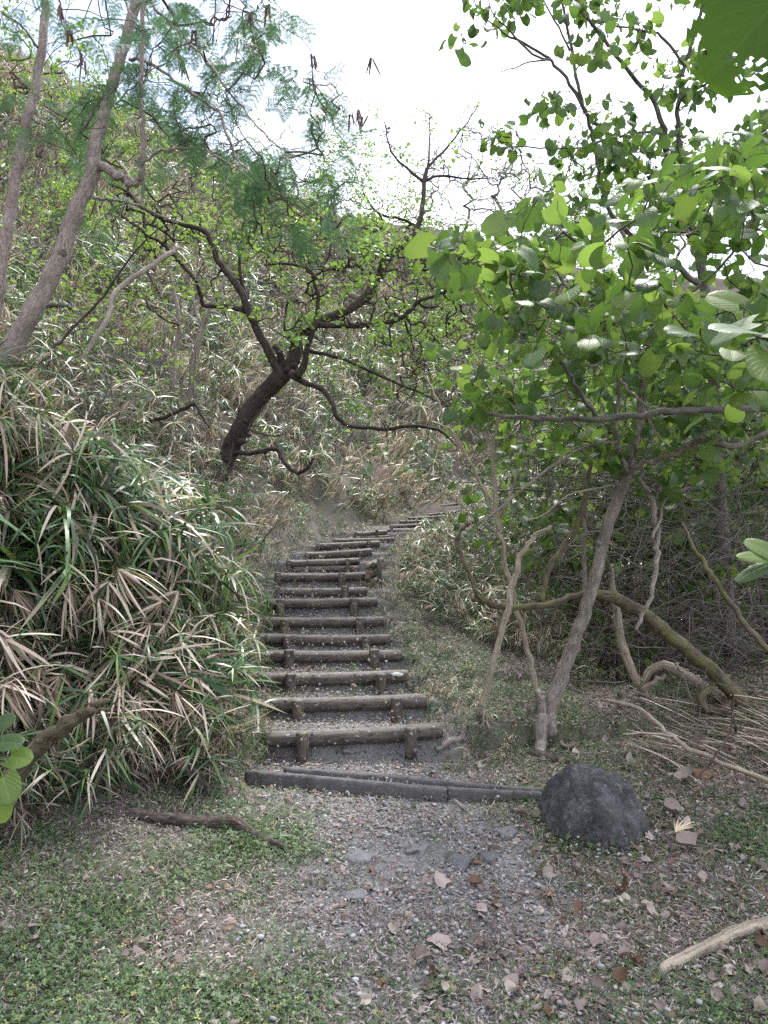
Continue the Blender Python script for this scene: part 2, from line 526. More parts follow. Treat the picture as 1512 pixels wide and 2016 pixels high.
def path_frame(x, y):
    """signed sideways distance from the path (left negative), path level, y of the nearest point"""
    x = np.asarray(x, float); y = np.asarray(y, float)
    best = np.full(x.shape, 1e9); s = np.zeros(x.shape); z = np.zeros(x.shape); yy = np.zeros(x.shape)
    for i in range(len(PL) - 1):
        ax, ay, az = PL[i]; bx, by, bz = PL[i + 1]
        dx, dy = bx - ax, by - ay
        L2 = dx * dx + dy * dy
        t = np.clip(((x - ax) * dx + (y - ay) * dy) / L2, 0, 1)
        qx, qy = ax + t * dx, ay + t * dy
        d = np.hypot(x - qx, y - qy)
        sg = np.sign((x - qx) * dy - (y - qy) * dx)
        m = d < best
        best = np.where(m, d, best); s = np.where(m, d * sg, s)
        z = np.where(m, az + t * (bz - az), z); yy = np.where(m, qy, yy)
    return s, z, yy


def H(x, y, detail=True):
    x = np.asarray(x, float); y = np.asarray(y, float)
    s, z, yy = path_frame(x, y)
    # treads between the logs
    idx = np.clip(np.searchsorted(STEPY, y) - 1, 0, len(STEPY) - 1)
    f = np.clip((y - STEPY[idx]) / np.maximum(np.append(np.diff(STEPY), 1.5)[idx], .1), 0, 1)
    tread = STEPZ[idx] - .02 - .035 * f
    # soil falls away steeply just below each log
    fall = sstep(0.0, .07, y - STEPY[idx])
    nxt = np.clip(np.searchsorted(STEPY, y), 0, len(STEPY) - 1)
    gap = STEPY[nxt] - y
    trench = .055 * sstep(.20, .09, gap) * (gap > -.02) * (y < 12)
    prev = np.where(idx > 0, STEPZ[np.maximum(idx - 1, 0)] - .055, -.045)
    tread = prev + (tread - prev) * fall - trench
    incorr = (1 - sstep(.62, .95, np.abs(s))) * sstep(5.25, 5.4, y) * (1 - sstep(17.5, 18.5, y))
    out = z * 1.0
    # left hillside
    d = np.maximum(-s - .8, 0)
    k = sstep(3.9, 6.6, yy)
    bank = .80 * d + .5 * (1 - np.exp(-d / .6)) + .017 * d * d
    cap = 24.0 + 4.5 * (1 - sstep(-16, 2, x)) - 7 * sstep(2, 16, x) + 2.5 * fbm(x * .08, y * .08)
    bank = cap * (1 - np.exp(-(bank / cap) ** 1.5)) ** (1 / 1.5)
    left0 = np.maximum(d - 2.2, 0) * .5 + .10 * sstep(0, 1.5, d)   # foreground: flat, then the bank behind the sedges
    out = out + bank * k + left0 * (1 - k)
    # right side: shoulders beside the steps, then lower ground
    e = np.maximum(s - .75, 0)
    low = -.06 + .06 * np.maximum(y - 4, 0) + .28 * sstep(1.7, 3.6, x) * sstep(3.9, 5.2, y) * (1 - sstep(7, 9, y)) + .035 * np.maximum(y - 14, 0)
    wr = np.exp(-(e / 2.0) ** 2)
    wr = np.where(yy > 17, np.maximum(wr, .0), wr)
    out = np.where(s > 0, low + (out - low) * wr, out)
    out = np.where((s > 0) & (y < 4.7), np.minimum(out, low + .02) * sstep(3, 4.7, y) + out * (1 - sstep(3, 4.7, y)), out)
    out = out + .022 * sstep(.35, 1.1, x) * sstep(3.9, 4.6, y) * (1 - sstep(4.7, 4.8, y)) + .045 * sstep(3.6, 4.5, y) * (1 - sstep(4.68, 4.78, y))
    hol = sstep(1.5, 2.6, x - .12 * (y - 7)) * sstep(6.9, 7.8, y) * (1 - sstep(10.5, 13, y))
    out = out - 1.1 * hol
    out = out * (1 - incorr) + tread * incorr
    if detail:
        away = sstep(.6, 3, np.abs(s)) * sstep(6, 10, y)
        out = out + .014 * fbm(x * 3.1, y * 3.1) + .010 * fbm(x * 14, y * 14, 3) + away * (.30 * fbm(x * .55, y * .55, 3))
    return out


def G(px, py, ymin=1.5, ymax=60):
    """where the line through a pixel meets the terrain"""
    ys = np.concatenate([np.arange(ymin, 20, .02), np.arange(20, ymax, .1)])
    u, v = (px - 756) / FPX, (1008 - py) / FPX
    dy, dz = CP - SP * v, SP + CP * v
    X = u / dy * ys; Z = CAMZ + dz / dy * ys
    h = H(X, ys)
    w = np.nonzero(Z <= h)[0]
    i = w[0] if len(w) else len(ys) - 1
    return np.array([X[i], ys[i], h[i]])


def build_ground():
    xs = np.unique(np.concatenate([np.arange(-2.6, 3.2, .035), np.arange(-8, -2.6, .12), np.arange(3.2, 8, .12), np.arange(-30, -8, .5), np.arange(8, 40, .5),
                                   np.array([-300, -160, -90, -50, 60, 100, 180, 300.])]))
    ys = np.unique(np.concatenate([np.arange(1.6, 5.4, .035), np.arange(5.4, 13, .025), np.arange(13, 20, .08), np.arange(-3, 1.6, .3), np.arange(20, 60, .5),
                                   np.array([-200, -60, -20, -8, 70, 100, 160, 300.])]))
    X, Y = np.meshgrid(xs, ys)
    Z = H(X, Y)
    V = np.stack([X, Y, Z], -1).reshape(-1, 3)
    nx, ny = len(xs), len(ys)
    i = (np.arange(ny - 1)[:, None] * nx + np.arange(nx - 1)[None]).ravel()
    F = np.stack([i, i + 1, i + 1 + nx, i + nx], -1)
    s, z, yy = path_frame(X, Y)
    pathm = (1 - sstep(.5, 1.1, np.abs(s + .15 * fbm(X * 2, Y * 2)))) * sstep(1, 3.4, Y) * (1 - sstep(10, 17, Y))
    green = np.clip(1 - pathm * .75, 0, 1)
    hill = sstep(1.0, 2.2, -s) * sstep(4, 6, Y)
    hill = np.maximum(hill, sstep(6.5, 7.5, Y) * sstep(.9, 2.0, s))  # leaf mould, painted darker still to deepen the right hollow's shade
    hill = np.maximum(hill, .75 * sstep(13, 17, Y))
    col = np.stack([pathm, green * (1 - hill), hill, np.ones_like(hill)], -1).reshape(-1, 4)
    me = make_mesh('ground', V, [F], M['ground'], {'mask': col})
    o = link('ground', me)
    tag(o, kind='structure')


build_ground()


# ------------------------------------------------------------------ small meshes
def ico(sub=2, seed=0, amp=.25, scale=(1, 1, 1), freq=1.6):
    import bmesh
    bm = bmesh.new(); bmesh.ops.create_icosphere(bm, subdivisions=sub, radius=1)
    V = np.array([v.co[:] for v in bm.verts]); F = np.array([[v.index for v in f.verts] for f in bm.faces]); bm.free()
    o = seed * 7.3
    n = vnoise(V[:, 0] * freq + o, V[:, 1] * freq + V[:, 2] * freq * .7 + o) - .5 + .5 * (vnoise(V[:, 1] * freq * 2.2 + o, V[:, 2] * freq * 2.2 - o) - .5)
    V = V * (1 + amp * 2 * n)[:, None] * np.array(scale)
    return V, F


def make_leaf(L, W, fold, droop, curl, seed, heart=.22, holes=(), nr=7, nc=6, wav=.05, petiole=0.0):
    """leaf in its own frame: base at the origin, tip along +Y, upper side +Z"""
    rg = rng(seed)
    t = 1 - (1 - np.linspace(0, 1, nr)) ** 1.5; u = np.linspace(-1, 1, nc + 1)
    w = np.sqrt(np.clip(1 - ((t - .40) / .63) ** 2, 0, 1)) * (1 - .12 * t ** 3)
    w[-1] = .06
    T, U = np.meshgrid(t, u, indexing='ij')
    Wd = w[:, None] * np.ones_like(U)
    x = U * Wd * W / 2
    y = T * L - heart * L * (np.abs(U) ** 1.5) * (1 - T) ** 3
    z = fold * np.abs(x) - droop * L * T ** 2 - curl * L * (np.abs(U) ** 2) * .5 + wav * L * (rg.random(U.shape) - .5) * np.abs(U)
    V = np.stack([x, y, z], -1).reshape(-1, 3)
    luv = np.stack([U, T, 0 * U], -1).reshape(-1, 3)
    m = nc + 1
    i = (np.arange(nr - 1)[:, None] * m + np.arange(nc)[None]).ravel()
    F = np.stack([i, i + 1, i + 1 + m, i + m], -1)
    if holes:
        c = V[F].mean(1)
        keep = np.ones(len(F), bool)
        for hx, hy, hr in holes:
            keep &= np.hypot(c[:, 0] - hx * W, (c[:, 1] - hy * L) * .8) > hr * W * (1 + .35 * np.sin(7 * np.arctan2(c[:, 1] - hy * L, c[:, 0] - hx * W)))
        F = F[keep]
    Fs = [F]
    if petiole:
        n = len(V); r = .0022
        a = np.array([[0, 0, 0], [0, -petiole * .5, -petiole * .12], [0, -petiole, -petiole * .42]])
        ring = np.array([[r, 0, 0], [-r * .5, 0, r * .87], [-r * .5, 0, -r * .87]])
        V = np.vstack([V] + [p + ring for p in a]); luv = np.vstack([luv, np.tile([.5, .5, 0], (9, 1))])
        q = []
        for k in range(2):
            for j in range(3):
                q.append([n + k * 3 + j, n + k * 3 + (j + 1) % 3, n + k * 3 + 3 + (j + 1) % 3, n + k * 3 + 3 + j])
        Fs.append(np.array(q))
    return V, np.vstack(Fs), luv


def leaf_mesh(name, mat, **k):
    V, F, luv = make_leaf(**k)
    return make_mesh(name, V, [F], mat, {'luv': luv})


def blade(V, F, C, base, d, up, L, W, droop, col, tipc, ns=4):
    """bent grass blade appended to python lists"""
    d = d / np.linalg.norm(d)
    side = np.cross(d, up); side /= np.linalg.norm(side) + 1e-9
    n0 = sum(len(v) for v in V)
    t = np.linspace(0, 1, ns + 1)
    # direction bends towards -up
    pts = [base]; dd = d.copy()
    for k in range(ns):
        dd = dd - np.array([0, 0, 1.0]) * droop / ns
        dd /= np.linalg.norm(dd)
        pts.append(pts[-1] + dd * L / ns)
    pts = np.array(pts)
    w = W / 2 * np.array([.55] + [1.0] * (ns - 2) + [.8, .08])[:ns + 1]
    v = np.empty((2 * (ns + 1), 3)); v[0::2] = pts - side * w[:, None]; v[1::2] = pts + side * w[:, None]
    V.append(v)
    i = n0 + 2 * np.arange(ns)
    F.append(np.stack([i, i + 1, i + 3, i + 2], -1))
    c = np.array(col)[None] * (1 - t[:, None] ** 3) + np.array(tipc)[None] * t[:, None] ** 3
    c = np.hstack([np.repeat(c, 2, 0), np.ones((2 * (ns + 1), 1))])
    C.append(c)


GREENS = [(.022, .065, .02), (.045, .11, .035), (.08, .16, .05), (.032, .09, .032), (.12, .19, .05)]
STRAWS = [(.48, .38, .31), (.33, .24, .19), (.64, .55, .47), (.19, .13, .10), (.50, .42, .35)]


def bladecol(rg, dead, shade_frac=.12):
    if rg.random() < shade_frac:          # near-black blades mixed in: shade between blades put into colour
        c = np.array([(.06, .045, .035), (.09, .065, .045), (.035, .04, .025)][rg.integers(3)]); return c, c
    if rg.random() < dead:
        c = np.array(STRAWS[rg.integers(5)]) * rg.uniform(.8, 1.15); return c, c * .9
    c = np.array(GREENS[rg.integers(5)]) * rg.uniform(.75, 1.3)
    return c, (c if rg.random() < .72 else np.array(STRAWS[rg.integers(5)]))


def whorl_mesh(name, seed, dead, n=22, L=.34, W=.017, droop=.9, lean=0):
    """umbrella of long blades, stem comes from -Z"""
    rg = rng(seed); V, F, C = [], [], []
    for i in range(n):
        a = i / n * 2 * math.pi + rg.normal() * .25
        el = rg.normal(.25 - lean, .33)
        d = np.array([math.cos(a) * math.cos(el), math.sin(a) * math.cos(el), math.sin(el)])
        c, t = bladecol(rg, dead)
        blade(V, F, C, np.array([0, 0, rg.uniform(-.015, .015)]) + d * .006, d, np.array([0, 0, 1.0]) + rg.normal(size=3) * .25, L * rg.uniform(.6, 1.15), W * rg.uniform(.6, 1.15), droop * rg.uniform(.3, 1.5), c, t, 5)
    return make_mesh(name, np.vstack(V), [np.vstack(F)], M['blade'], {'col': np.vstack(C)}, smooth=True)


def tuft_mesh(name, seed, dead, n=60, Hh=.6, W=.012, rad=.18, droop=1.2, fall=0.0):
    """a tangle of arching blades and small whorls"""
    rg = rng(seed); V, F, C = [], [], []
    nw = max(3, n // 11)
    for k in range(nw):
        a = rg.random() * 6.28; r = rad * math.sqrt(rg.random())
        top = np.array([math.cos(a) * r, math.sin(a) * r, Hh * rg.uniform(.15, 1.0)])
        dk = min(1, max(0, dead + rg.normal() * .3)); dr = droop * (1.5 if dk > .6 else .9)
        for i in range(11):
            aa = i / 11 * 6.28 + rg.normal() * .3; el = rg.normal(.2, .4) - (.6 if dk > .7 else 0)
            d = np.array([math.cos(aa) * math.cos(el), math.sin(aa) * math.cos(el), math.sin(el)])
            c, t = bladecol(rg, dk)
            blade(V, F, C, top, d, np.array([0, 0, 1.0]) + rg.normal(size=3) * .4, Hh * rg.uniform(.25, .55), W * rg.uniform(.6, 1.2), dr * rg.uniform(.4, 1.4), c, t, 3)
    return make_mesh(name, np.vstack(V), [np.vstack(F)], M['blade'], {'col': np.vstack(C)}, smooth=True)


# ------------------------------------------------------------------ scattering (stuff only)
def scatter(name, variants, pos, rot, scale, idx, parent=None, **t):
    coll = bpy.data.collections.new(name + '_pieces')
    for k, me in enumerate(variants):
        coll.objects.link(bpy.data.objects.new('%s_piece_%02d' % (name, k), me))
    pos = np.asarray(pos, np.float32)
    me = bpy.data.meshes.new(name)
    me.vertices.add(len(pos)); me.vertices.foreach_set('co', pos.ravel())
    for nm, ty, dt, fld in (('rot', 'FLOAT_VECTOR', rot, 'vector'), ('sca', 'FLOAT_VECTOR', scale, 'vector'), ('pick', 'INT', idx, 'value')):
        a = me.attributes.new(nm, ty, 'POINT')
        dt = np.asarray(dt)
        if nm == 'sca' and dt.ndim == 1: dt = np.repeat(dt[:, None], 3, 1)
        a.data.foreach_set(fld, (dt.astype(np.int32) if ty == 'INT' else dt.astype(np.float32)).ravel())
    o = bpy.data.objects.new(name, me); COL.objects.link(o)
    if parent:
        o.parent = parent; o.location = -parent.location
    ng = bpy.data.node_groups.new(name, 'GeometryNodeTree')
    ng.interface.new_socket('Geometry', in_out='INPUT', socket_type='NodeSocketGeometry')
    ng.interface.new_socket('Geometry', in_out='OUTPUT', socket_type='NodeSocketGeometry')
    n = ng.nodes.new; L = ng.links.new
    gi, go = n('NodeGroupInput'), n('NodeGroupOutput')
    ci = n('GeometryNodeCollectionInfo'); ci.inputs['Collection'].default_value = coll
    ci.inputs['Separate Children'].default_value = True; ci.inputs['Reset Children'].default_value = True
    ip = n('GeometryNodeInstanceOnPoints')
    ip.inputs['Pick Instance'].default_value = True
    mp_ = n('GeometryNodeMeshToPoints')
    L(gi.outputs[0], mp_.inputs['Mesh'])
    L(mp_.outputs['Points'], ip.inputs['Points'])
    L(ci.outputs[0], ip.inputs['Instance'])

    def na(nm, ty):
        q = n('GeometryNodeInputNamedAttribute'); q.data_type = ty; q.inputs['Name'].default_value = nm
        return [s for s in q.outputs if s.enabled][0]
    er = n('FunctionNodeEulerToRotation')
    L(na('rot', 'FLOAT_VECTOR'), er.inputs[0]); L(er.outputs[0], ip.inputs['Rotation'])
    L(na('sca', 'FLOAT_VECTOR'), ip.inputs['Scale'])
    L(na('pick', 'INT'), ip.inputs['Instance Index'])
    L(ip.outputs[0], go.inputs[0])
    md = o.modifiers.new('scatter', 'NODES'); md.node_group = ng
    return tag(o, kind='stuff', **t)


def normals(x, y, e=.05):
    gx = (H(x + e, y) - H(x - e, y)) / (2 * e); gy = (H(x, y + e) - H(x, y - e)) / (2 * e)
    n = np.stack([-gx, -gy, np.ones_like(gx)], -1)
    return n / np.linalg.norm(n, axis=1)[:, None]


def rots(n, rg, amount=1.0, tilt=.15):
    """euler rotations: spin about Z then lean Z to the (softened) normal"""
    out = np.zeros((len(n), 3))
    spin = rg.random(len(n)) * 6.283
    jit = rg.normal(size=(len(n), 2)) * tilt
    for i in range(len(n)):
        v = Vector((n[i, 0] * amount + jit[i, 0], n[i, 1] * amount + jit[i, 1], n[i, 2]))
        q = Vector((0, 0, 1)).rotation_difference(v.normalized()) @ Quaternion((0, 0, 1), spin[i])
        out[i] = q.to_euler()[:]
    return out


def inpix(p):
    """photograph pixels of world points"""
    p = np.asarray(p, float)
    x, y, z = p[:, 0], p[:, 1], p[:, 2] - CAMZ
    f = y * CP + z * SP; u = -y * SP + z * CP
    return 756 + FPX * x / f, 1008 - FPX * u / f


# ------------------------------------------------------------------ log steps
ORD = ['lowest', 'second', 'third', 'fourth', 'fifth', 'sixth', 'seventh', 'eighth', 'ninth', 'tenth', 'eleventh', 'twelfth',
       'thirteenth', 'fourteenth', 'fifteenth', 'sixteenth', 'seventeenth', 'eighteenth', 'nineteenth', 'twentieth']
EXTRA = {0: ', nearest the concrete gutter, with two bolted posts', 1: ', mossy at its left end, two posts',
         2: ', with a white lichen patch near its right end', 3: ', with a white lichen patch on its left end',
         4: ', half sunk in soil with a grass tuft', 5: ', spotted with pale lichen', 6: ', brownish, over gravel, with two posts',
         7: ', with a rusty brown right post', 8: ', level with the base of the log pile', 9: ', made of two ridged logs beside the log pile'}


def log_tube(a, b, rad, sag, seed, ns=18, n=26):
    t = np.linspace(0, 1, n)[:, None]
    pts = a * (1 - t) + b * t
    pts[:, 2] -= (4 * t[:, 0] * (1 - t[:, 0])) * sag
    tb = Tubes()
    e = np.ones(n); e[0] = e[-1] = .93
    tb.add(pts, rad * e, ns, .05, seed)
    return tb


def blob_on(root, c, sx, sz, n, seed):
    V, F = ico(2, seed, .25, (sx, .012, sz))
    o = link('lichen_patch', make_mesh('lichen_patch', V + c, [F], M['lichen']), root)
    return o


for i, (l, r_, w, y, ps) in enumerate(STEPS):
    a, b = P(l[0], l[1], y), P(r_[0], r_[1], y)
    rad = w / 2 * y / FPX
    b[1] += .04
    c = (a + b) / 2
    root = empty('log_step', (c[0], c[1], c[2] - rad))
    lab = ('lowest step log of the stair' if i == 0 else ('topmost small step log where the path bends away' if i == 19 else
           '%s step log up from the gutter' % ORD[i])) + EXTRA.get(i, ', dark, far up the stair' if i < 19 else '')
    tag(root, lab, 'log step', 'round log steps climbing the slope')
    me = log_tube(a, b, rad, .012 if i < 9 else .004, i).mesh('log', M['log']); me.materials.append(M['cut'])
    for f in me.polygons:
        if len(f.vertices) == 3: f.material_index = 1
    link('log', me, root)
    if i == 9:
        a2, b2 = P(578, 1122, y - .02), P(706, 1119, y - .02)
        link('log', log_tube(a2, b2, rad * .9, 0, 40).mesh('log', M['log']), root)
    if i == 13:
        a2, b2 = P(705, 1060, y - .02), P(765, 1058, y - .02)
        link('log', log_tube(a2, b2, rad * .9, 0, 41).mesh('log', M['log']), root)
    for (px, yt, yb, pw) in ps:
        pr = pw / 2 * y / FPX
        yy = y - rad - pr * .8
        top, bot = P(px, yt, yy), P(px, yb, yy)
        pts = np.array([bot + (bot - top) * .35, bot, (top + bot) / 2, top - (top - bot) * .06, top])
        tb = Tubes(); tb.add(pts, np.array([pr, pr, pr, pr, pr * .9]), 16, .04, i * 3 + int(px))
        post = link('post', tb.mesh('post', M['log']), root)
        if i < 12:
            bc = P(px, yt + (yb - yt) * (.30 if i else .22), yy) - np.array([0, pr, 0])
            tb = Tubes(); tb.add(np.array([bc + [0, .01, 0], bc - [0, .012, 0]]), np.array([.014, .012]), 8)
            bo = bpy.data.objects.new('bolt', tb.mesh('bolt', M['bolt'])); COL.objects.link(bo); bo.parent = post
    if i == 2: blob_on(root, P(782, 1328, y - rad * .75), .055, .018, 0, 3)
    if i == 3: blob_on(root, P(527, 1287, y - rad * .75), .050, .024, 0, 5)

# pile of log ends that holds the bank beside the ninth step
root = empty('log_pile', P(733, 1160, 9.3))
tag(root, 'stack of short cut logs held by a post beside the ninth step', 'log pile')
for (px, py, w) in ((723, 1116, 12), (730, 1130, 15), (734, 1146, 15), (724, 1138, 12), (726, 1155, 14), (737, 1160, 12), (735, 1112, 11)):
    a = P(px, py, 9.25); b = a + np.array([.1, .7, .04])
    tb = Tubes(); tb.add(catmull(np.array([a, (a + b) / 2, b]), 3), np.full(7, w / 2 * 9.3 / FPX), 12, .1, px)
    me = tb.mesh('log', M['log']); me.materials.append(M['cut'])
    for f in me.polygons:
        if len(f.vertices) == 3: f.material_index = 1
    link('log', me, root)
for (px, t, b_, w, y) in ((747, 1100, 1160, 10, 9.2),):
    tb = Tubes(); tb.add(np.array([P(px, b_ + 15, y), P(px, (t + b_) / 2, y), P(px, t, y)]), np.full(3, w / 2 * y / FPX), 12, .05, 3)
    link('post', tb.mesh('post', M['log']), root)


# ------------------------------------------------------------------ concrete gutter
def bar(a, b, w, h, seed, n=14):
    """weathered concrete bar from a to b (top centre line), width w, height h"""
    d = b - a; d = d / np.linalg.norm(d); side = np.array([d[1], -d[0], 0]); side /= np.linalg.norm(side)
    rg = rng(seed)
    prof = [(-.5, -1), (-.5, -.12), (-.40, 0), (.40, 0), (.5, -.12), (.5, -1)]
    V = []
    for k in range(n + 1):
        c = a + (b - a) * k / n
        for (s, z) in prof:
            j = .004 if 0 < k < n else .002
            V.append(c + side * s * w + np.array([0, 0, z * h]) + rg.normal(size=3) * j * .6)
    V = np.array(V); m = len(prof); F = []
    for k in range(n):
        for j in range(m - 1):
            F.append([k * m + j, k * m + j + 1, (k + 1) * m + j + 1, (k + 1) * m + j])
    F = np.array(F)
    e1 = np.array([[0, 1, 2, 5], [2, 3, 4, 5]])[:, ::-1]; e2 = np.array([[0, 1, 2, 5], [2, 3, 4, 5]]) + n * m
    return V, [F, e1, e2]


gut = empty('concrete_gutter', P(756, 1560, 4.75))
tag(gut, 'narrow dark concrete gutter crossing the path below the steps', 'gutter')
segs = [((486, 1517, 5.00), (606, 1527, 4.86), .05, .16), ((608, 1527, 4.84), (880, 1551, 4.68), .055, .18), ((881, 1550, 4.69), (1010, 1557, 4.62), .04, .12),
        ((1011, 1557, 4.62), (1150, 1565, 4.54), .045, .12)]
for k, (a, b, w, h) in enumerate(segs):
    V, F = bar(P(*a), P(*b), w, h, k)
    link('kerb', make_mesh('kerb', V, F, M['concrete'], smooth=False), gut)
segs = [((560, 1511, 5.12), (800, 1529, 4.98), .05, .16), ((803, 1530, 4.98), (960, 1545, 4.88), .045, .14), ((963, 1545, 4.88), (1160, 1559, 4.76), .045, .13)]
for k, (a, b, w, h) in enumerate(segs):
    V, F = bar(P(*a), P(*b), w, h, k + 9)
    link('kerb', make_mesh('kerb', V, F, M['concrete'], smooth=False), gut)
a, b = P(500, 1517, 5.05) - [0, 0, .075], P(1150, 1563, 4.66) - [0, 0, .06]
V, F = bar(a, b, .13, .08, 31)
link('channel_floor', make_mesh('channel_floor', V, F, M['concrete'], smooth=False), gut)

# ------------------------------------------------------------------ boulder and stones
import bmesh


def boulder():
    V, F = ico(5, 3, .055, (1, 1, 1), 1.1)
    n = fbm(V[:, 0] * 3 + 5, V[:, 1] * 3 + V[:, 2] * 2 + 9, 5)
    top = sstep(-.2, 1, V[:, 2])
    V[:, 0] = V[:, 0] * (.29 - .05 * top) + .0
    V[:, 1] *= .30 - .07 * top
    V[:, 2] *= .315
    V[:, 0] += .02 * top - .05 * (V[:, 2] > 0) * V[:, 2]
    V *= (1 + .13 * n)[:, None]
    V *= (1 + .075 * fbm(V[:, 0] * 9, V[:, 2] * 9 + V[:, 1] * 6, 5))[:, None]
    V *= (1 + .025 * fbm(V[:, 0] * 26, V[:, 2] * 26 + V[:, 1] * 20, 3))[:, None]
    c = P(1182, 1640, 3.95)
    c = G(1188, 1668); c[1] += .22
    o = bpy.data.objects.new('boulder', make_mesh('boulder', V, [F], M['boulder'])); COL.objects.link(o)
    o.location = Vector(c) + Vector((0, 0, .06))
    tag(o, 'large rounded dark grey boulder beside the right end of the gutter', 'boulder')


boulder()
STONES = [(706, 1690, 60, 'stone', 'flat grey stone at left of the path, left of the darker slab'), (824, 1674, 50, 'stone', 'flat pointed brownish stone in mid path'),
          (905, 1700, 70, 'stone_dark', 'wide dark slab stone sunk in the path below the pointed stone'), (764, 1730, 44, 'stone', 'pale oval flat stone in the path centre'),
          (700, 1768, 62, 'stone', 'thin flat grey stone flush with the path'), (963, 1690, 50, 'stone_dark', 'low dark stone between slab and boulder'),
          (400, 1926, 30, 'stone_pale', 'pale yellowish round stone in the green ground cover'), (712, 1822, 28, 'stone_dark', 'small dark stone at path left under the straw stalk'),
          (615, 1832, 20, 'stone', 'tiny grey stone left of the path'), (1000, 1640, 50, 'stone', 'low brown-grey mound stone left of the boulder'),
          (265, 1718, 20, 'stone_pale', 'small round pale stone below the dead branch'), (115, 1832, 34, 'stone', 'flat grey stone half hidden in clover at left'),
          (875, 1800, 46, 'stone', 'flat dull stone right of the path'), (995, 1752, 26, 'stone', 'small bumpy stone above the lone brown leaf'),
          (651, 1478, 18, 'stone', 'round pebble under the lowest step'), (680, 1488, 24, 'stone', 'largest pale pebble under the lowest step'),
          (757, 1474, 18, 'stone', 'round pebble below the lowest step, near its right post'), (729, 1358, 14, 'stone', 'pale stone under the third step at right'),
          (745, 1361, 13, 'stone', 'pale stone beside the right post of the third step'), (762, 1358, 14, 'stone', 'pale stone right of the third step post'),
          (853, 1408, 20, 'stone_dark', 'dark stone right of the second step end'), (797, 1299, 14, 'stone', 'stone at the right end of the fourth step'),
          (1040, 1915, 24, 'stone_dark', 'dark pebble in the litter, lower right of centre'), (598, 1203, 10, 'stone', 'pale pebble under the seventh step'),
          (1075, 1914, 20, 'stone_dark', 'dark pebble beside another in the litter'), (630, 1208, 9, 'stone', 'small pebble under the seventh step, in its middle')]
for k, (px, py, w, m, lab) in enumerate(STONES):
    c = G(px, py)
    r = w / 2 * c[1] / FPX
    V, F = ico(3, k + 11, .30, (r, r * .75, r * (.45 if w > 40 else .6)), 1.6)
    V[:, 2] = np.minimum(V[:, 2], r * (.34 if w > 40 else .5) + .06 * V[:, 0])
    o = bpy.data.objects.new('stone', make_mesh('stone', V, [F], M[m])); COL.objects.link(o)
    o.location = Vector(c) + Vector((0, 0, r * .02))
    o.rotation_euler = (0, 0, k * .8)
    tag(o, lab, 'stone', 'loose stones on the path and steps')


# ------------------------------------------------------------------ branching
def gnarl(pts, amp, seed):
    """wander a polyline off its course, ends kept"""
    rg = rng(seed); n = len(pts)
    w = np.cumsum(rg.normal(size=(n, 3)), axis=0)
    t = np.linspace(0, 1, n)[:, None]
    w = w - w[:1] * (1 - t) - w[-1:] * t
    L = np.linalg.norm(pts[-1] - pts[0])
    return pts + w * amp * L / math.sqrt(n)


def colonise(skel, targets, seed, rtip=.0022, amp=.10, rmax=.03, step=.16, up=0.0):
    """join every target to the nearest point of the growing tree; returns lines and the last directions"""
    rg = rng(seed)
    nodes_ = np.array(skel, float); N0 = len(nodes_)
    parent = [-1] * N0
    T = np.array(targets, float)
    d0 = np.array([np.linalg.norm(nodes_ - t, axis=1).min() for t in T])
    order = np.argsort(d0)
    segs, dirs = [], np.zeros((len(T), 3))
    cnt = np.zeros(N0 + 40 * len(T))
    store = np.zeros((N0 + 40 * len(T), 3)); store[:N0] = nodes_; n = N0
    par = np.full(len(store), -1)
    for ti in order:
        t = T[ti]
        dd = np.linalg.norm(store[:n] - t, axis=1)
        j = int(np.argmin(dd)); L = dd[j]
        k = int(min(30, max(2, round(L / step))))
        p0 = store[j]
        mid = (p0 + t) / 2 + rg.normal(size=3) * L * .19 + np.array([0, 0, up * L])
        c = catmull(np.array([p0, mid, t]), max(2, (k + 1) // 2))
        c = gnarl(c, amp, seed * 977 + int(ti))
        m = len(c) - 1
        store[n:n + m] = c[1:]; par[n] = j
        for q in range(1, m): par[n + q] = n + q - 1
        segs.append((j, n, n + m))
        dirs[ti] = c[-1] - c[-2]
        e = n + m - 1
        n += m
        while e >= 0:
            cnt[e] += 1; e = par[e]
    lines = []
    for (j, a, b) in segs:
        pts = np.vstack([store[j:j + 1], store[a:b]])
        c = np.concatenate([[cnt[a]], cnt[a:b]])
        rr = np.minimum(rtip * np.maximum(c, 1) ** .42, rmax)
        rr = rr * np.linspace(1.15, .75, len(rr))
        lines.append((pts, rr))
    return lines, dirs / (np.linalg.norm(dirs, axis=1)[:, None] + 1e-9)


def lines_mesh(lines, name, mat, ns=4):
    tb = Tubes()
    for k, (p, r) in enumerate(lines): tb.add(p, r, ns if r.max() < .012 else 7, 0, k % 19, cap=False)
    return tb.mesh(name, mat)


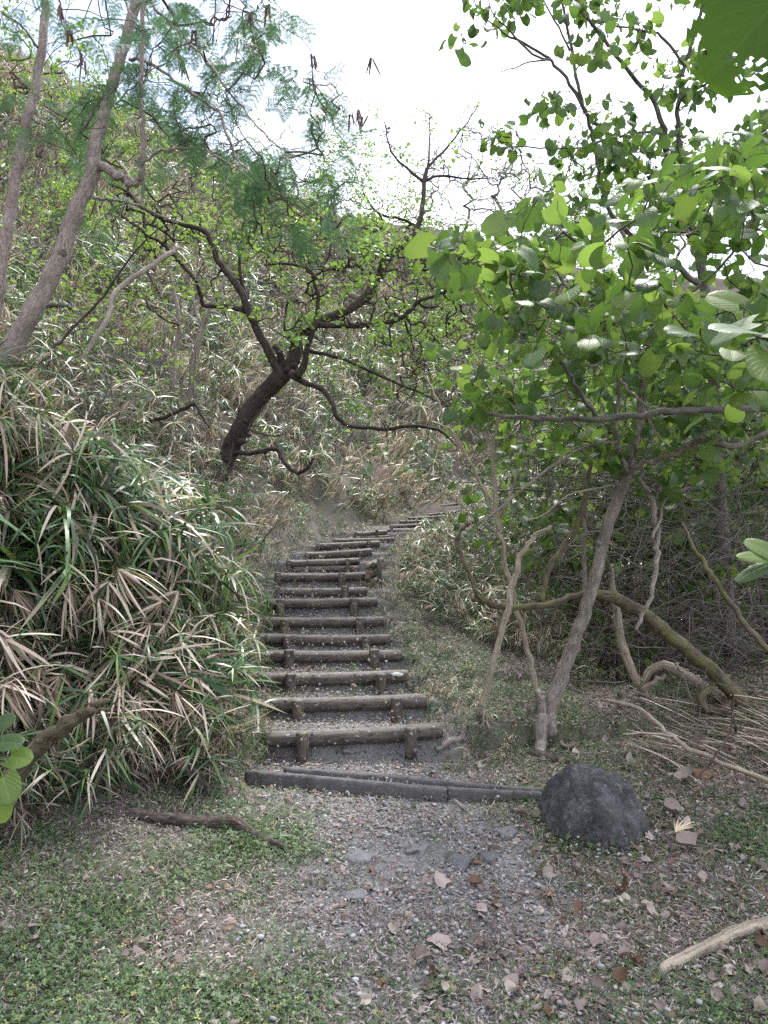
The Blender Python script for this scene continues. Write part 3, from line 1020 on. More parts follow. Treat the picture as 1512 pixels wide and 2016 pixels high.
def tree_from(name, label, cat, limbs, mat, group=None, ns=12, bump=.10, first='trunk', rest='branch', n=6, ws=.88, gn=.010):
    """limbs: list of (spec rows); first one is the trunk. returns the root empty and skeleton points"""
    limbs = [[(a, b, y, w * ws) for a, b, y, w in sp] for sp in limbs]
    p0, r0 = limb(limbs[0], n)
    root = empty(name, p0[0]); tag(root, label, cat, group)
    sk = []
    for k, sp in enumerate(limbs):
        p, r = limb(sp, 4)
        p = gnarl(p, .004 if k == 0 else gn, k * 7 + len(label))
        q_ = rng(k * 31 + len(label)).normal(size=p.shape) * np.where(r[:, None] > .03, .004, r[:, None] * .2 + .003); q_[0] = q_[-1] = 0; p = p + q_
        tb = Tubes(); tb.add(p, r, ns if r.max() > .02 else 8, bump, k + len(label))
        if r.max() > .03:      # knots and snapped stubs on the thick wood
            kr = rng(k * 13 + len(label))
            for j in kr.choice(len(p) - 2, min(9, len(p) // 3), replace=False) + 1:
                d_ = kr.normal(size=3); ax = p[j + 1] - p[j - 1]; ax /= np.linalg.norm(ax); d_ -= ax * (d_ @ ax); d_ /= np.linalg.norm(d_); d_ += ax * .5
                kk = r[j] * kr.uniform(.25, .5)
                tb.add(np.array([p[j] + d_ * r[j] * .5, p[j] + d_ * (r[j] * .95), p[j] + d_ * (r[j] * .95 + kk * kr.uniform(.3, 1.6))]), np.array([kk * 1.5, kk, kk * .6]), 8, .1, j)
        link(first if k == 0 else rest, tb.mesh(first if k == 0 else rest, mat), root)
        sk.append((p, r))
    return root, sk


def skeleton(sk, every=1):
    return np.vstack([p[::every] for p, r in sk])


def inpoly(px, py, poly):
    x, y = np.asarray(px), np.asarray(py); c = np.zeros(x.shape, bool); n = len(poly); j = n - 1
    for i in range(n):
        xi, yi = poly[i]; xj, yj = poly[j]
        if yi != yj:
            c ^= ((yi > y) != (yj > y)) & (x < (xj - xi) * (y - yi) / (yj - yi) + xi)
        j = i
    return c


def cloud(poly, d0, d1, n, seed, clump=0, gap=.0):
    """n points in a pixel polygon between two depths; clump>0 gathers them, gap leaves holes"""
    rg = rng(seed); xs = [a for a, b in poly]; ys = [b for a, b in poly]; out = []
    off = rg.random(2) * 50
    while len(out) < n:
        x, y = rg.uniform(min(xs), max(xs), 400), rg.uniform(min(ys), max(ys), 400)
        k = inpoly(x, y, poly)
        if gap: k &= (vnoise(x / 70 + off[0], y / 70 + off[1]) > gap)
        dd = rg.uniform(d0, d1, 400) if not callable(d0) else d0(x, y, rg)
        for a, b, c in zip(x[k], y[k], dd[k]): out.append(P(a, b, c))
    return np.array(out[:n])


def place_leaves(points, dirs, seed, per, spread, tiltsd=.55, down=.25, size=(.7, 1.2)):
    """leaf placements round twig ends: position, euler, scale"""
    rg = rng(seed); pos, rot, sca = [], [], []
    for p, d in zip(points, dirs):
        k = rg.integers(per[0], per[1] + 1); a0 = rg.random() * 6.28
        for q in range(k):
            a = a0 + q * 2.4
            h = np.array([math.cos(a), math.sin(a), 0])
            o = h * spread * rg.uniform(.4, 1.0) - d * spread * .9 * q / k + np.array([0, 0, rg.normal() * spread * .35])
            # leaf frame: Y along h (drooping), Z mostly up
            y = Vector(h) + Vector((0, 0, -abs(rg.normal()) * down * 2 - .05)) + Vector(rg.normal(size=3) * .25); y.normalize()
            z = Vector((rg.normal() * tiltsd, rg.normal() * tiltsd, 1)); z = (z - y * z.dot(y)).normalized()
            x = y.cross(z)
            m = Matrix((x, y, z)).transposed()
            pos.append(p + o); rot.append(m.to_euler()[:]); sca.append(rg.uniform(*size))
    return np.array(pos), np.array(rot), np.array(sca)


def foliage(root, name, variants, weights, pos, rot, sca, seed, nmax=290, stuffname='foliage', cx=756):
    """nearest leaves in view become parts of their own, the rest one stuff part"""
    rg = rng(seed)
    idx = rg.choice(len(variants), len(pos), p=np.array(weights) / sum(weights))
    px, py = inpix(pos)
    seen = (px > 0) & (px < 1512) & (py > 0) & (py < 2016)
    score = sca / pos[:, 1] * np.where(seen, 1, .01)
    order = np.argsort(-score)
    near, far = order[:nmax], order[nmax:]
    for i in near:
        o = bpy.data.objects.new(name, variants[idx[i]]); COL.objects.link(o)
        o.parent = root; o.location = Vector(pos[i]) - root.location; o.rotation_euler = rot[i]; o.scale = (sca[i],) * 3
    if len(far):
        scatter(stuffname, variants, pos[far], rot[far], sca[far], idx[far], parent=root)


# ------------------------------------------------------------------ the trees
HEARTS = [leaf_mesh('leaf', M['heart'], L=.125, W=.135, fold=.18 + .06 * k, droop=.12 + .10 * k, curl=.10 + .10 * (k % 3), seed=k, petiole=.07, wav=.07) for k in range(5)] + \
         [leaf_mesh('leaf', M['heart_pale'], L=.13, W=.14, fold=.10, droop=.2, curl=.12, seed=9 + k, petiole=.07, wav=.07) for k in range(3)] + \
         [leaf_mesh('leaf', M['heart'], L=.13, W=.135, fold=.2, droop=.15, curl=.05, seed=20, petiole=.06, wav=.08, holes=((.22, .45, .09), (-.2, .7, .08)), nr=14, nc=12)] + \
         [leaf_mesh('leaf', M['heart_yellow'], L=.11, W=.12, fold=.3, droop=.3, curl=.2, seed=22, petiole=.06, wav=.08)]
HW = [3, 3, 3, 3, 3, 2.6, 2.6, 2.6, 1.2, .05]
SMALL = [leaf_mesh('leaf', M['fresh'], L=.07, W=.05, fold=.2, droop=.25, curl=.1, seed=30 + k, petiole=.02, wav=.1, nr=4, nc=2, heart=.05) for k in range(3)]


def spray_mesh(name, mat, seed, n=9, L=.055, W=.038, rad=.10):
    rg = rng(seed); V, F, U = [], [], []; m = 0
    for k in range(n):
        v, f, u = make_leaf(L * rg.uniform(.6, 1.2), W * rg.uniform(.7, 1.2), .2, .25, .1, seed * 50 + k, .05, nr=4, nc=2, wav=.1)
        z = Vector((rg.normal() * .5, rg.normal() * .5, 1)).normalized()
        q = Vector((0, 0, 1)).rotation_difference(z) @ Quaternion((0, 0, 1), rg.random() * 6.28)
        v = v @ np.array(q.to_matrix()).T + rg.normal(size=3) * rad * .5
        V.append(v); F.append(f + m); U.append(u); m += len(v)
    return make_mesh(name, np.vstack(V), [np.vstack(F)], mat, {'luv': np.vstack(U)})


def frond_mesh(name, mat, seed, L=.20, pairs=6, lp=10):
    """twice-divided feathery leaf, base at origin, rachis along +Y"""
    rg = rng(seed); V, F = [], []
    def quad(c, d, s, l, w):
        n = len(V)
        V.extend([c - s * w * .5, c + s * w * .5, c + d * l + s * w * .35, c + d * l - s * w * .35]); F.append([n, n + 1, n + 2, n + 3])
    Z = np.array([0, 0, 1.0])
    c = np.zeros(3); dd = np.array([0, 1.0, .25])
    for i in range(pairs):
        dd = dd - Z * .13; dd /= np.linalg.norm(dd)
        nx = c + dd * L / pairs
        quad(c, dd, np.array([1.0, 0, 0]), L / pairs, .0022)
        for sgn in (-1, 1):
            pd = np.array([sgn * 1.0, .75, -.12 + rg.normal() * .1]); pd /= np.linalg.norm(pd)
            pl = .085 * (1 - .35 * abs(i - pairs * .45) / pairs) * rg.uniform(.85, 1.1); q = nx.copy()
            quad(q, pd, np.cross(pd, Z), pl, .0015)
            pc = np.cross(pd, Z)
            for j in range(lp):
                q = nx + pd * pl * (j + .6) / lp - Z * .012 * (j / lp) ** 2
                for s2 in (-1, 1):
                    ld = pc * s2 + pd * .35 + Z * (.05 + rg.normal() * .12); ld /= np.linalg.norm(ld)
                    quad(q, ld, pd, .013, .0052)
        c = nx
    return make_mesh(name, np.array(V), [np.array(F)], mat, smooth=False)


SPRAYS = [spray_mesh('leaf_spray', M['fresh'], 60 + k) for k in range(4)]
FRONDS = [frond_mesh('frond', M['mimosa'], 70 + k, L=.17 + .03 * k) for k in range(3)]


def pods_mesh(seed):
    rg = rng(seed); V, F, m = [], [], 0
    for k in range(6):
        v, f, u = make_leaf(.13 * rg.uniform(.7, 1.1), .016, .1, .05, 0, seed + k, 0, nr=5, nc=2, wav=.02)
        q = Vector((0, 1, 0)).rotation_difference(Vector((rg.normal() * .22, rg.normal() * .22, -1)).normalized()) @ Quaternion((0, 1, 0), rg.random() * 6)
        v = v @ np.array(q.to_matrix()).T + np.array([rg.normal() * .015, rg.normal() * .015, 0]); V.append(v); F.append(f + m); m += len(v)
    return make_mesh('seed_pods', np.vstack(V), [np.vstack(F)], M['pod'])


PODS = [pods_mesh(k) for k in (1, 2, 3)]

# thin pale trunk at the left edge
tA, skA = tree_from('feather_leaf_tree', 'thin pale trunk rising along the left edge of the view', 'tree',
    [fill([(-60, 900, 34), (-25, 720, 32), (-8, 600, 30), (4, 520, 28), (14, 460, 27), (22, 410, 26), (33, 345, 25), (42, 295, 24), (52, 240, 23), (66, 190, 22), (75, 140, 21), (83, 75, 20), (92, 0, 19), (100, -90, 17), (110, -200, 14)], 5.4),
     fill([(42, 335, 5), (60, 300, 4), (75, 255, 3), (85, 205, 2)], (5.4, 5.2)),
     fill([(75, 95, 6), (50, 60, 5), (20, 35, 4), (-10, 15, 3)], (5.4, 5.0)),
     fill([(12, 510, 5), (60, 490, 4), (110, 470, 3), (160, 455, 2)], (5.4, 5.8))], M['bark_tan'], 'feathery leaved trees at upper left', ws=.82)
# the larger tan trunk
tB, skB = tree_from('feather_leaf_tree', 'tall leaning tan trunk at left with an elbowed branch, feathery leaves', 'tree',
    [fill([(-70, 900, 66), (-30, 790, 62), (12, 705, 57), (42, 650, 52), (72, 595, 48), (110, 520, 44), (140, 445, 41), (162, 385, 38), (182, 330, 38), (187, 290, 32), (205, 235, 31), (218, 190, 30), (235, 130, 30), (252, 70, 29), (268, 10, 28), (285, -60, 24), (300, -160, 20)], 5.2),
     fill([(188, 330, 22), (205, 328, 24), (225, 336, 23), (242, 350, 22), (262, 358, 20), (274, 350, 18), (280, 325, 16), (279, 250, 13), (277, 180, 12), (279, 100, 11), (285, 0, 11), (290, -90, 8)], (5.2, 4.9)),
     fill([(255, 117, 9), (270, 116, 9), (290, 122, 9), (330, 148, 8), (380, 185, 8), (415, 208, 8), (435, 225, 8), (443, 260, 7), (465, 305, 7), (500, 345, 6), (540, 375, 6), (600, 400, 5), (660, 450, 3)], (5.2, 4.6)),
     fill([(287, -10, 8), (310, 20, 8), (330, 40, 8), (372, 85, 7), (415, 130, 7), (440, 165, 6), (480, 215, 5), (520, 260, 4), (580, 310, 3)], (5.0, 4.4)),
     fill([(213, 185, 9), (190, 205, 8), (175, 240, 7), (158, 262, 5)], (5.2, 5.6)),
     fill([(278, 325, 9), (310, 300, 7), (350, 290, 6), (385, 287, 6), (420, 300, 5), (475, 335, 4), (520, 380, 3)], (4.9, 4.6)),
     fill([(183, 388, 9), (200, 392, 8), (250, 398, 7), (300, 418, 6), (350, 440, 4)], (5.2, 5.8)),
     fill([(228, 205, 4), (260, 170, 4), (310, 130, 3), (360, 110, 2)], (5.2, 4.8)),
     fill([(222, 180, 4), (190, 160, 3), (160, 130, 3), (110, 120, 2)], (5.2, 5.6))], M['bark_tan'], 'feathery leaved trees at upper left', ws=.75)

FREG = [(0, 0), (740, 0), (735, 140), (700, 330), (700, 470), (560, 450), (430, 400), (260, 420), (120, 350), (0, 260)]
T1 = cloud([(0, -60), (330, -60), (300, 120), (250, 330), (110, 300), (0, 180)], 4.6, 7.0, 60, 101)
lines, dr = colonise(skeleton(skA)[::3], T1, 3, .0024, .16, .02)
link('twigs', lines_mesh(lines, 'twigs', M['bark_twig']), tA)['kind'] = 'stuff'
ps_, ro, sc_ = place_leaves(T1, dr, 5, (1, 2), .07, .5, .2)
foliage(tA, 'frond', FRONDS, [1, 1, 1], ps_, ro, sc_, 6, 200)
T2 = np.vstack([cloud([(260, -60), (560, -60), (600, 120), (690, 160), (720, 300), (560, 330), (500, 420), (400, 300), (300, 260)], 4.2, 6.4, 150, 102, gap=.35),
                cloud([(500, 250), (640, 280), (700, 460), (640, 500), (520, 440)], 4.2, 5.4, 34, 103, gap=.3),
                cloud([(60, 200), (300, 180), (420, 420), (200, 480), (80, 420)], 5.2, 7, 40, 104, gap=.3)])
lines, dr = colonise(skeleton(skB)[::2], T2, 4, .0026, .16, .02)
link('twigs', lines_mesh(lines, 'twigs', M['bark_twig']), tB)['kind'] = 'stuff'
ps_, ro, sc_ = place_leaves(T2, dr, 7, (1, 2), .08, .5, .2)
foliage(tB, 'frond', FRONDS, [1, 1, 1], ps_, ro, sc_, 8, 290)
T3 = np.array([P(a, b, 4.9) for a, b in ((490, 25), (500, 70), (482, 45), (525, 10), (515, 80), (350, 95), (360, 120), (155, 100), (165, 120), (140, 60), (120, 15), (365, 15), (345, 190), (620, 110), (730, 115), (705, 215), (715, 230), (690, 225), (380, 60))])
lines, dr = colonise(np.vstack([skeleton(skB)[::2], T2]), T3, 9, .0015, .1)
link('twigs', lines_mesh(lines, 'twigs', M['bark_twig']), tB)['kind'] = 'stuff'
for k, p in enumerate(T3):
    o = bpy.data.objects.new('seed_pods', PODS[k % 3]); COL.objects.link(o); o.parent = tB; o.location = Vector(p) - tB.location; o.rotation_euler = (0, 0, k * 1.7)

# dark leaning tree above the steps
tC, skC = tree_from('leaning_tree', 'dark thick leaning trunk with wide bare limbs, left above the steps', 'tree',
    [fill([(408, 990, 40), (425, 955, 42), (440, 920, 44), (460, 870, 47), (485, 820, 47), (510, 785, 46), (540, 752, 46), (560, 735, 44)], (10.6, 10.2)),
     fill([(548, 745, 40), (572, 718, 38), (584, 688, 35), (580, 662, 38), (600, 645, 34), (625, 628, 26), (680, 610, 23), (720, 580, 25), (745, 545, 27), (768, 505, 22), (800, 480, 16), (825, 440, 14), (832, 400, 12), (836, 350, 11), (850, 320, 8), (880, 290, 6), (915, 250, 4), (940, 208, 3)], (10.2, 11.6)),
     fill([(555, 745, 34), (545, 725, 28), (528, 692, 22), (505, 645, 21), (490, 610, 20), (478, 575, 19), (450, 540, 17), (430, 510, 15), (418, 480, 14), (405, 457, 13), (375, 447, 11), (330, 435, 9), (280, 410, 8), (255, 380, 7), (215, 362, 5)], (10.2, 9.6)),
     fill([(495, 615, 16), (455, 605, 14), (415, 603, 12), (400, 598, 11), (393, 572, 10), (380, 545, 10), (345, 505, 10), (320, 480, 9), (280, 455, 8), (238, 425, 7), (210, 390, 6)], (10.1, 9.4)),
     fill([(598, 648, 24), (625, 640, 18), (650, 640, 15), (700, 640, 14), (745, 636, 13), (790, 625, 12), (815, 605, 11), (827, 590, 10), (860, 580, 8), (900, 560, 7), (960, 520, 5), (1010, 500, 3)], (10.0, 9.4)),
     fill([(572, 735, 24), (600, 752, 15), (630, 765, 13), (650, 790, 12), (665, 825, 12), (700, 838, 10), (760, 842, 10), (820, 838, 9), (872, 852, 7), (900, 880, 4)], (10.1, 9.6)),
     fill([(585, 740, 22), (600, 715, 18), (603, 690, 16), (612, 660, 16), (620, 635, 14), (625, 600, 11), (620, 560, 9), (600, 528, 8), (560, 520, 7), (520, 522, 5)], (10.0, 9.7)),
     fill([(462, 893, 14), (485, 893, 12), (510, 890, 12), (545, 885, 12), (556, 905, 12), (580, 930, 11), (602, 924, 9), (617, 902, 7)], (10.2, 9.5)),
     fill([(560, 745, 20), (556, 715, 20), (550, 695, 17), (540, 680, 12)], (10.2, 10.0)),
     fill([(600, 690, 11), (650, 700, 9), (700, 715, 8), (760, 745, 7), (830, 775, 5), (880, 800, 3)], (10.1, 9.5)),
     fill([(487, 590, 11), (470, 530, 8), (482, 480, 7), (505, 445, 7), (500, 400, 6), (488, 375, 5), (500, 330, 3)], (10.1, 9.6)),
     fill([(745, 545, 12), (700, 520, 8), (670, 470, 7), (650, 420, 5), (660, 370, 3)], (10.9, 11.2)),
     fill([(836, 360, 9), (800, 330, 6), (770, 300, 5), (757, 240, 3)], 11.3),
     fill([(840, 355, 8), (870, 345, 6), (920, 352, 5), (965, 352, 3)], 11.3),
     fill([(836, 350, 7), (846, 300, 5), (845, 215, 2)], 11.3),
     fill([(825, 450, 10), (790, 430, 7), (745, 420, 6), (715, 380, 4)], 11.3),
     fill([(520, 800, 6), (490, 840, 6), (500, 850, 5), (530, 858, 4), (560, 855, 3)], (9.9, 9.7))], M['bark_dark'], ns=16, ws=.76, gn=.006)
CREG = [(180, 380), (420, 330), (640, 330), (760, 420), (900, 450), (980, 540), (960, 650), (880, 800), (760, 780), (640, 700), (420, 600), (240, 520)]
TC = np.vstack([cloud(CREG, 8.8, 12.0, 640, 110), cloud([(740, 200), (950, 190), (980, 360), (830, 420), (740, 330)], 10.9, 12.0, 46, 111),
                cloud([(620, 690), (900, 620), (960, 840), (700, 880)], 9.0, 10.6, 60, 112),
                cloud([(480, 470), (960, 450), (990, 700), (560, 680)], 9.0, 10.8, 200, 113)])
lines, dr = colonise(skeleton(skC[1:])[::2], TC, 11, .0045, .13, .022, .2)
link('twigs', lines_mesh(lines, 'twigs', M['bark_dark']), tC)['kind'] = 'stuff'
rg = rng(12); keep = rg.random(len(TC)) < .24
ps_, ro, sc_ = place_leaves(TC[keep], dr[keep], 13, (1, 3), .12, .5, .2, (.8, 1.5))
foliage(tC, 'leaf_spray', SPRAYS, [1] * 4, ps_, ro, sc_, 14, 0)

# pale spotted trunks on the slope
root, skF = tree_from('slim_tree', 'slim white spotted trunk on the slope, right one of a pair', 'tree',
    [fill([(372, 800, 15), (380, 740, 15), (388, 690, 14), (396, 655, 13), (408, 622, 12), (416, 600, 10), (440, 560, 8), (462, 480, 6)], (11.2, 11.0)), fill([(400, 645, 8), (385, 610, 6), (378, 560, 4)], 11.1)], M['bark_pale'], 'pair of pale trunks on the left slope')
root2, skF2 = tree_from('slim_tree', 'slim white spotted trunk on the slope, left one of a pair', 'tree',
    [fill([(342, 795, 14), (339, 740, 13), (343, 690, 12), (352, 645, 11), (345, 590, 9), (334, 540, 8), (336, 495, 6), (350, 440, 4)], (11.4, 11.2)), fill([(352, 640, 7), (330, 615, 6), (300, 600, 5), (285, 590, 4)], 11.2)], M['bark_pale'], 'pair of pale trunks on the left slope')
FALLEN = [
    ('dead_branch', 'bleached dead limb leaning on the slope behind the tan trunk', [fill([(352, 488, 10), (330, 502, 11), (290, 530, 12), (240, 562, 12), (220, 585, 12), (212, 625, 12), (185, 672, 11), (140, 752, 9)], (9.4, 8.6)), fill([(232, 570, 7), (205, 640, 5), (190, 610, 3)], 9.0)], 'bark_pale'),
    ('dead_branch', 'pale dead limb lying level at the far left of the slope', [fill([(-20, 640, 14), (20, 630, 14), (60, 615, 15), (90, 603, 14), (118, 600, 12), (150, 608, 8)], 8.6)], 'bark_grey'),
    ('dead_branch', 'dark thin dead branch slanting up behind the tan trunk', [fill([(88, 700, 6), (130, 660, 6), (190, 600, 6), (240, 530, 5), (292, 468, 4), (330, 440, 3)], (7.4, 7.8))], 'bark_dark'),
    ('dead_branch', 'dark hooked dead branch lying across the sedges, left of the pale pair', [fill([(232, 850, 5), (260, 838, 7), (300, 828, 8), (345, 813, 9), (383, 796, 9), (394, 812, 7), (412, 842, 5)], (9.0, 8.8)), fill([(300, 828, 4), (270, 812, 4), (236, 800, 3)], 8.8)], 'bark_dark'),
    ('dead_branch', 'dark branch curving beside the bleached limb, tip pointing right', [fill([(285, 590, 5), (300, 610, 5), (330, 632, 5), (352, 640, 5)], 10.6)], 'bark_dark'),
]
for nm, lab, lm, mt in FALLEN:
    tree_from(nm, lab, 'branch', lm, M[mt], first='limb')

# right-hand trunk with heart shaped leaves
gD = G(1075, 1424)
yD = float(gD[1])
dt = 5.9
tD, skD = tree_from('heart_leaf_tree', 'spotted trunk leaning right of the path under big heart shaped leaves', 'tree',
    [fill([(1078, 1440, 52), (1080, 1405, 44), (1092, 1368, 37), (1108, 1330, 35), (1128, 1275, 33), (1150, 1210, 32), (1168, 1150, 31), (1185, 1080, 30), (1205, 1010, 29), (1228, 950, 27), (1240, 900, 27), (1252, 850, 26), (1262, 790, 23), (1275, 720, 21), (1285, 640, 18), (1272, 560, 14), (1240, 485, 10), (1210, 430, 8)], (yD, 5.6)),
     fill([(1235, 930, 14), (1218, 885, 13), (1212, 830, 12), (1220, 765, 12), (1214, 720, 11), (1195, 690, 10), (1160, 655, 10), (1140, 600, 8), (1110, 560, 6), (1080, 500, 4)], (5.7, 4.8)),
     fill([(1238, 925, 17), (1270, 912, 15), (1330, 893, 15), (1385, 868, 15), (1440, 880, 14), (1530, 845, 14)], (5.7, 5.0)),
     fill([(1340, 890, 12), (1390, 850, 12), (1440, 825, 12), (1530, 800, 12)], (5.6, 5.2)),
     fill([(1240, 925, 13), (1262, 950, 12), (1283, 985, 13), (1290, 1040, 15), (1292, 1090, 14), (1288, 1140, 12), (1270, 1200, 10), (1252, 1240, 9)], (5.7, 5.4)),
     fill([(1284, 1060, 10), (1300, 1020, 8), (1310, 980, 8), (1350, 965, 8), (1400, 935, 7), (1440, 905, 5)], (5.5, 5.8)),
     fill([(1218, 745, 9), (1245, 775, 8), (1270, 800, 8), (1290, 850, 6), (1320, 880, 4)], (5.3, 5.0)),
     fill([(1222, 955, 7), (1180, 960, 6), (1120, 975, 5), (1060, 1020, 4), (1010, 1030, 3)], (5.6, 5.2)),
     fill([(1215, 870, 7), (1150, 880, 7), (1080, 920, 7), (1020, 970, 6), (975, 1010, 5), (940, 1030, 4)], (5.5, 5.2)),
     fill([(1200, 700, 7), (1160, 720, 7), (1100, 690, 6), (1050, 660, 6), (1000, 640, 5), (960, 600, 4), (930, 560, 3)], (5.0, 4.6)),
     fill([(1280, 640, 9), (1320, 600, 8), (1380, 560, 7), (1440, 500, 6), (1480, 440, 4)], (5.6, 4.6)),
     fill([(1275, 700, 8), (1340, 690, 7), (1400, 700, 6), (1470, 680, 5)], (5.6, 4.4)),
     fill([(1068, 1440, 26), (1066, 1400, 24), (1062, 1372, 22), (1060, 1362, 18)], (yD - .1, yD - .12))], M['bark_spot'], ns=16, ws=.76, gn=.006)
# its front root with the cut stub
gs = G(1065, 1496); ys = float(gs[1])
c1, r1 = limb([(1072, 1410, yD - .12, 26), (1066, 1430, yD - .16, 24), (1064, 1465, ys + .25, 22), (1060, 1490, ys + .08, 22)])
tb = Tubes(); tb.add(c1, r1, 12, .12, 5); link('root', tb.mesh('root', M['bark_spot']), tD)
c1, r1 = limb([(1048, 1482, ys + .12, 22), (1075, 1492, ys + .02, 22), (1108, 1502, ys - .12, 24)])
tb = Tubes(); tb.add(c1, r1, 14, .08, 6)
me = tb.mesh('cut_stub', M['bark_rot']); me.materials.append(M['cut'])
for f in me.polygons:
    if len(f.vertices) == 3: f.material_index = 1
link('cut_stub', me, tD)

DREG = [(840, 500), (880, 460), (960, 430), (1040, 390), (1130, 385), (1220, 440), (1270, 350), (1400, 290), (1540, 250), (1560, 880), (1400, 800), (1290, 700), (1180, 720), (1060, 690), (960, 640), (900, 590)]
TD = np.vstack([cloud(DREG, 3.0, 4.4, 110, 120, gap=.38), cloud(DREG, 4.4, 6.4, 210, 121, gap=.36), cloud([(850, 640), (1100, 700), (1300, 760), (1540, 860), (1540, 1000), (1200, 960), (960, 860), (860, 760)], 5.0, 7.5, 150, 122, gap=.3),
                cloud([(1240, 600), (1540, 520), (1540, 900), (1400, 860), (1280, 760)], 4.8, 7.0, 90, 123, gap=.25)])
lines, dr = colonise(skeleton(skD[1:])[::2], TD, 21, .0022, .13, .014, .2)
link('twigs', lines_mesh(lines, 'twigs', M['bark_twig']), tD)['kind'] = 'stuff'
ps_, ro, sc_ = place_leaves(TD, dr, 22, (3, 5), .14, .65, .4, (.42, .95))
foliage(tD, 'leaf', HEARTS, HW, ps_, ro, sc_, 23, 295)

# tall crown at upper right
tG, skG = tree_from('heart_leaf_tree', 'tall open crowned tree at upper right, round leaves against the sky', 'tree',
    [fill([(1440, 1290, 30), (1430, 1150, 28), (1415, 950, 26), (1400, 700, 24), (1375, 500, 20), (1345, 400, 16), (1336, 352, 14), (1330, 320, 13), (1310, 290, 12), (1303, 240, 11), (1288, 192, 10), (1240, 140, 9), (1190, 75, 8), (1160, 40, 7), (1120, -20, 6)], (7.6, 6.6)),
     fill([(1340, 370, 11), (1346, 345, 11), (1338, 290, 11), (1333, 220, 10), (1340, 160, 9), (1352, 100, 9), (1366, 50, 8), (1382, 0, 7), (1400, -80, 4)], (6.9, 6.4)),
     fill([(1370, 480, 14), (1300, 380, 11), (1276, 350, 11), (1240, 300, 10), (1185, 250, 9), (1160, 225, 9), (1130, 180, 8), (1095, 125, 7), (1060, 100, 6), (1000, 70, 5), (960, 40, 3)], (7.1, 6.6)),
     fill([(1380, 560, 14), (1290, 500, 11), (1215, 440, 10), (1195, 400, 9), (1180, 340, 9), (1165, 270, 9), (1155, 225, 8), (1140, 180, 8), (1125, 110, 7), (1110, 40, 6), (1100, -30, 4)], (7.2, 6.6)),
     fill([(1303, 262, 7), (1262, 262, 6), (1200, 272, 6), (1150, 290, 5), (1100, 292, 4), (1030, 288, 3), (985, 292, 2)], (6.8, 6.2)),
     fill([(1083, 118, 5), (1060, 118, 4), (1020, 130, 3), (985, 142, 2)], (6.7, 6.4)),
     fill([(1085, 118, 5), (1050, 105, 5), (1000, 55, 4), (975, 30, 3), (955, -10, 2)], (6.7, 6.4)),
     fill([(1333, 215, 6), (1350, 190, 6), (1400, 160, 5), (1460, 130, 4)], (6.6, 6.2)),
     fill([(1345, 350, 8), (1400, 330, 8), (1460, 300, 6), (1520, 240, 5)], (6.9, 6.2)),
     fill([(1350, 130, 6), (1310, 80, 6), (1270, 60, 5), (1200, 50, 4)], (6.5, 6.3)),
     fill([(1122, 100, 5), (1090, 40, 4), (1060, -20, 3)], 6.7)], M['bark_grey'], ns=12, bump=.06)
GREG = [(900, -60), (960, 30), (1020, 60), (1060, 120), (1050, 200), (1110, 330), (1200, 420), (1260, 440), (1330, 400), (1400, 400), (1540, 330), (1560, -80)]
TG = np.vstack([cloud(GREG, 5.8, 7.4, 165, 130, gap=.36), cloud([(1280, 150), (1540, 120), (1540, 420), (1300, 440)], 6, 8, 30, 131),
                np.array([P(a, b, 6.4) for a, b in ((905, 70), (900, 95), (930, 10), (950, 25), (940, 0), (975, 270), (980, 250), (1010, 245), (1000, 280), (970, 60), (1150, 330), (1100, 390), (1110, 350))])])
lines, dr = colonise(skeleton(skG)[::2], TG, 31, .0024, .12, .014, .2)
link('twigs', lines_mesh(lines, 'twigs', M['bark_twig']), tG)['kind'] = 'stuff'
ps_, ro, sc_ = place_leaves(TG, dr, 32, (4, 8), .14, .9, .6, (.45, .8))
foliage(tG, 'leaf', HEARTS, [3, 3, 3, 3, 3, 1.3, 1.3, 1.3, 1.5, .2], ps_, ro, sc_, 33, 290)

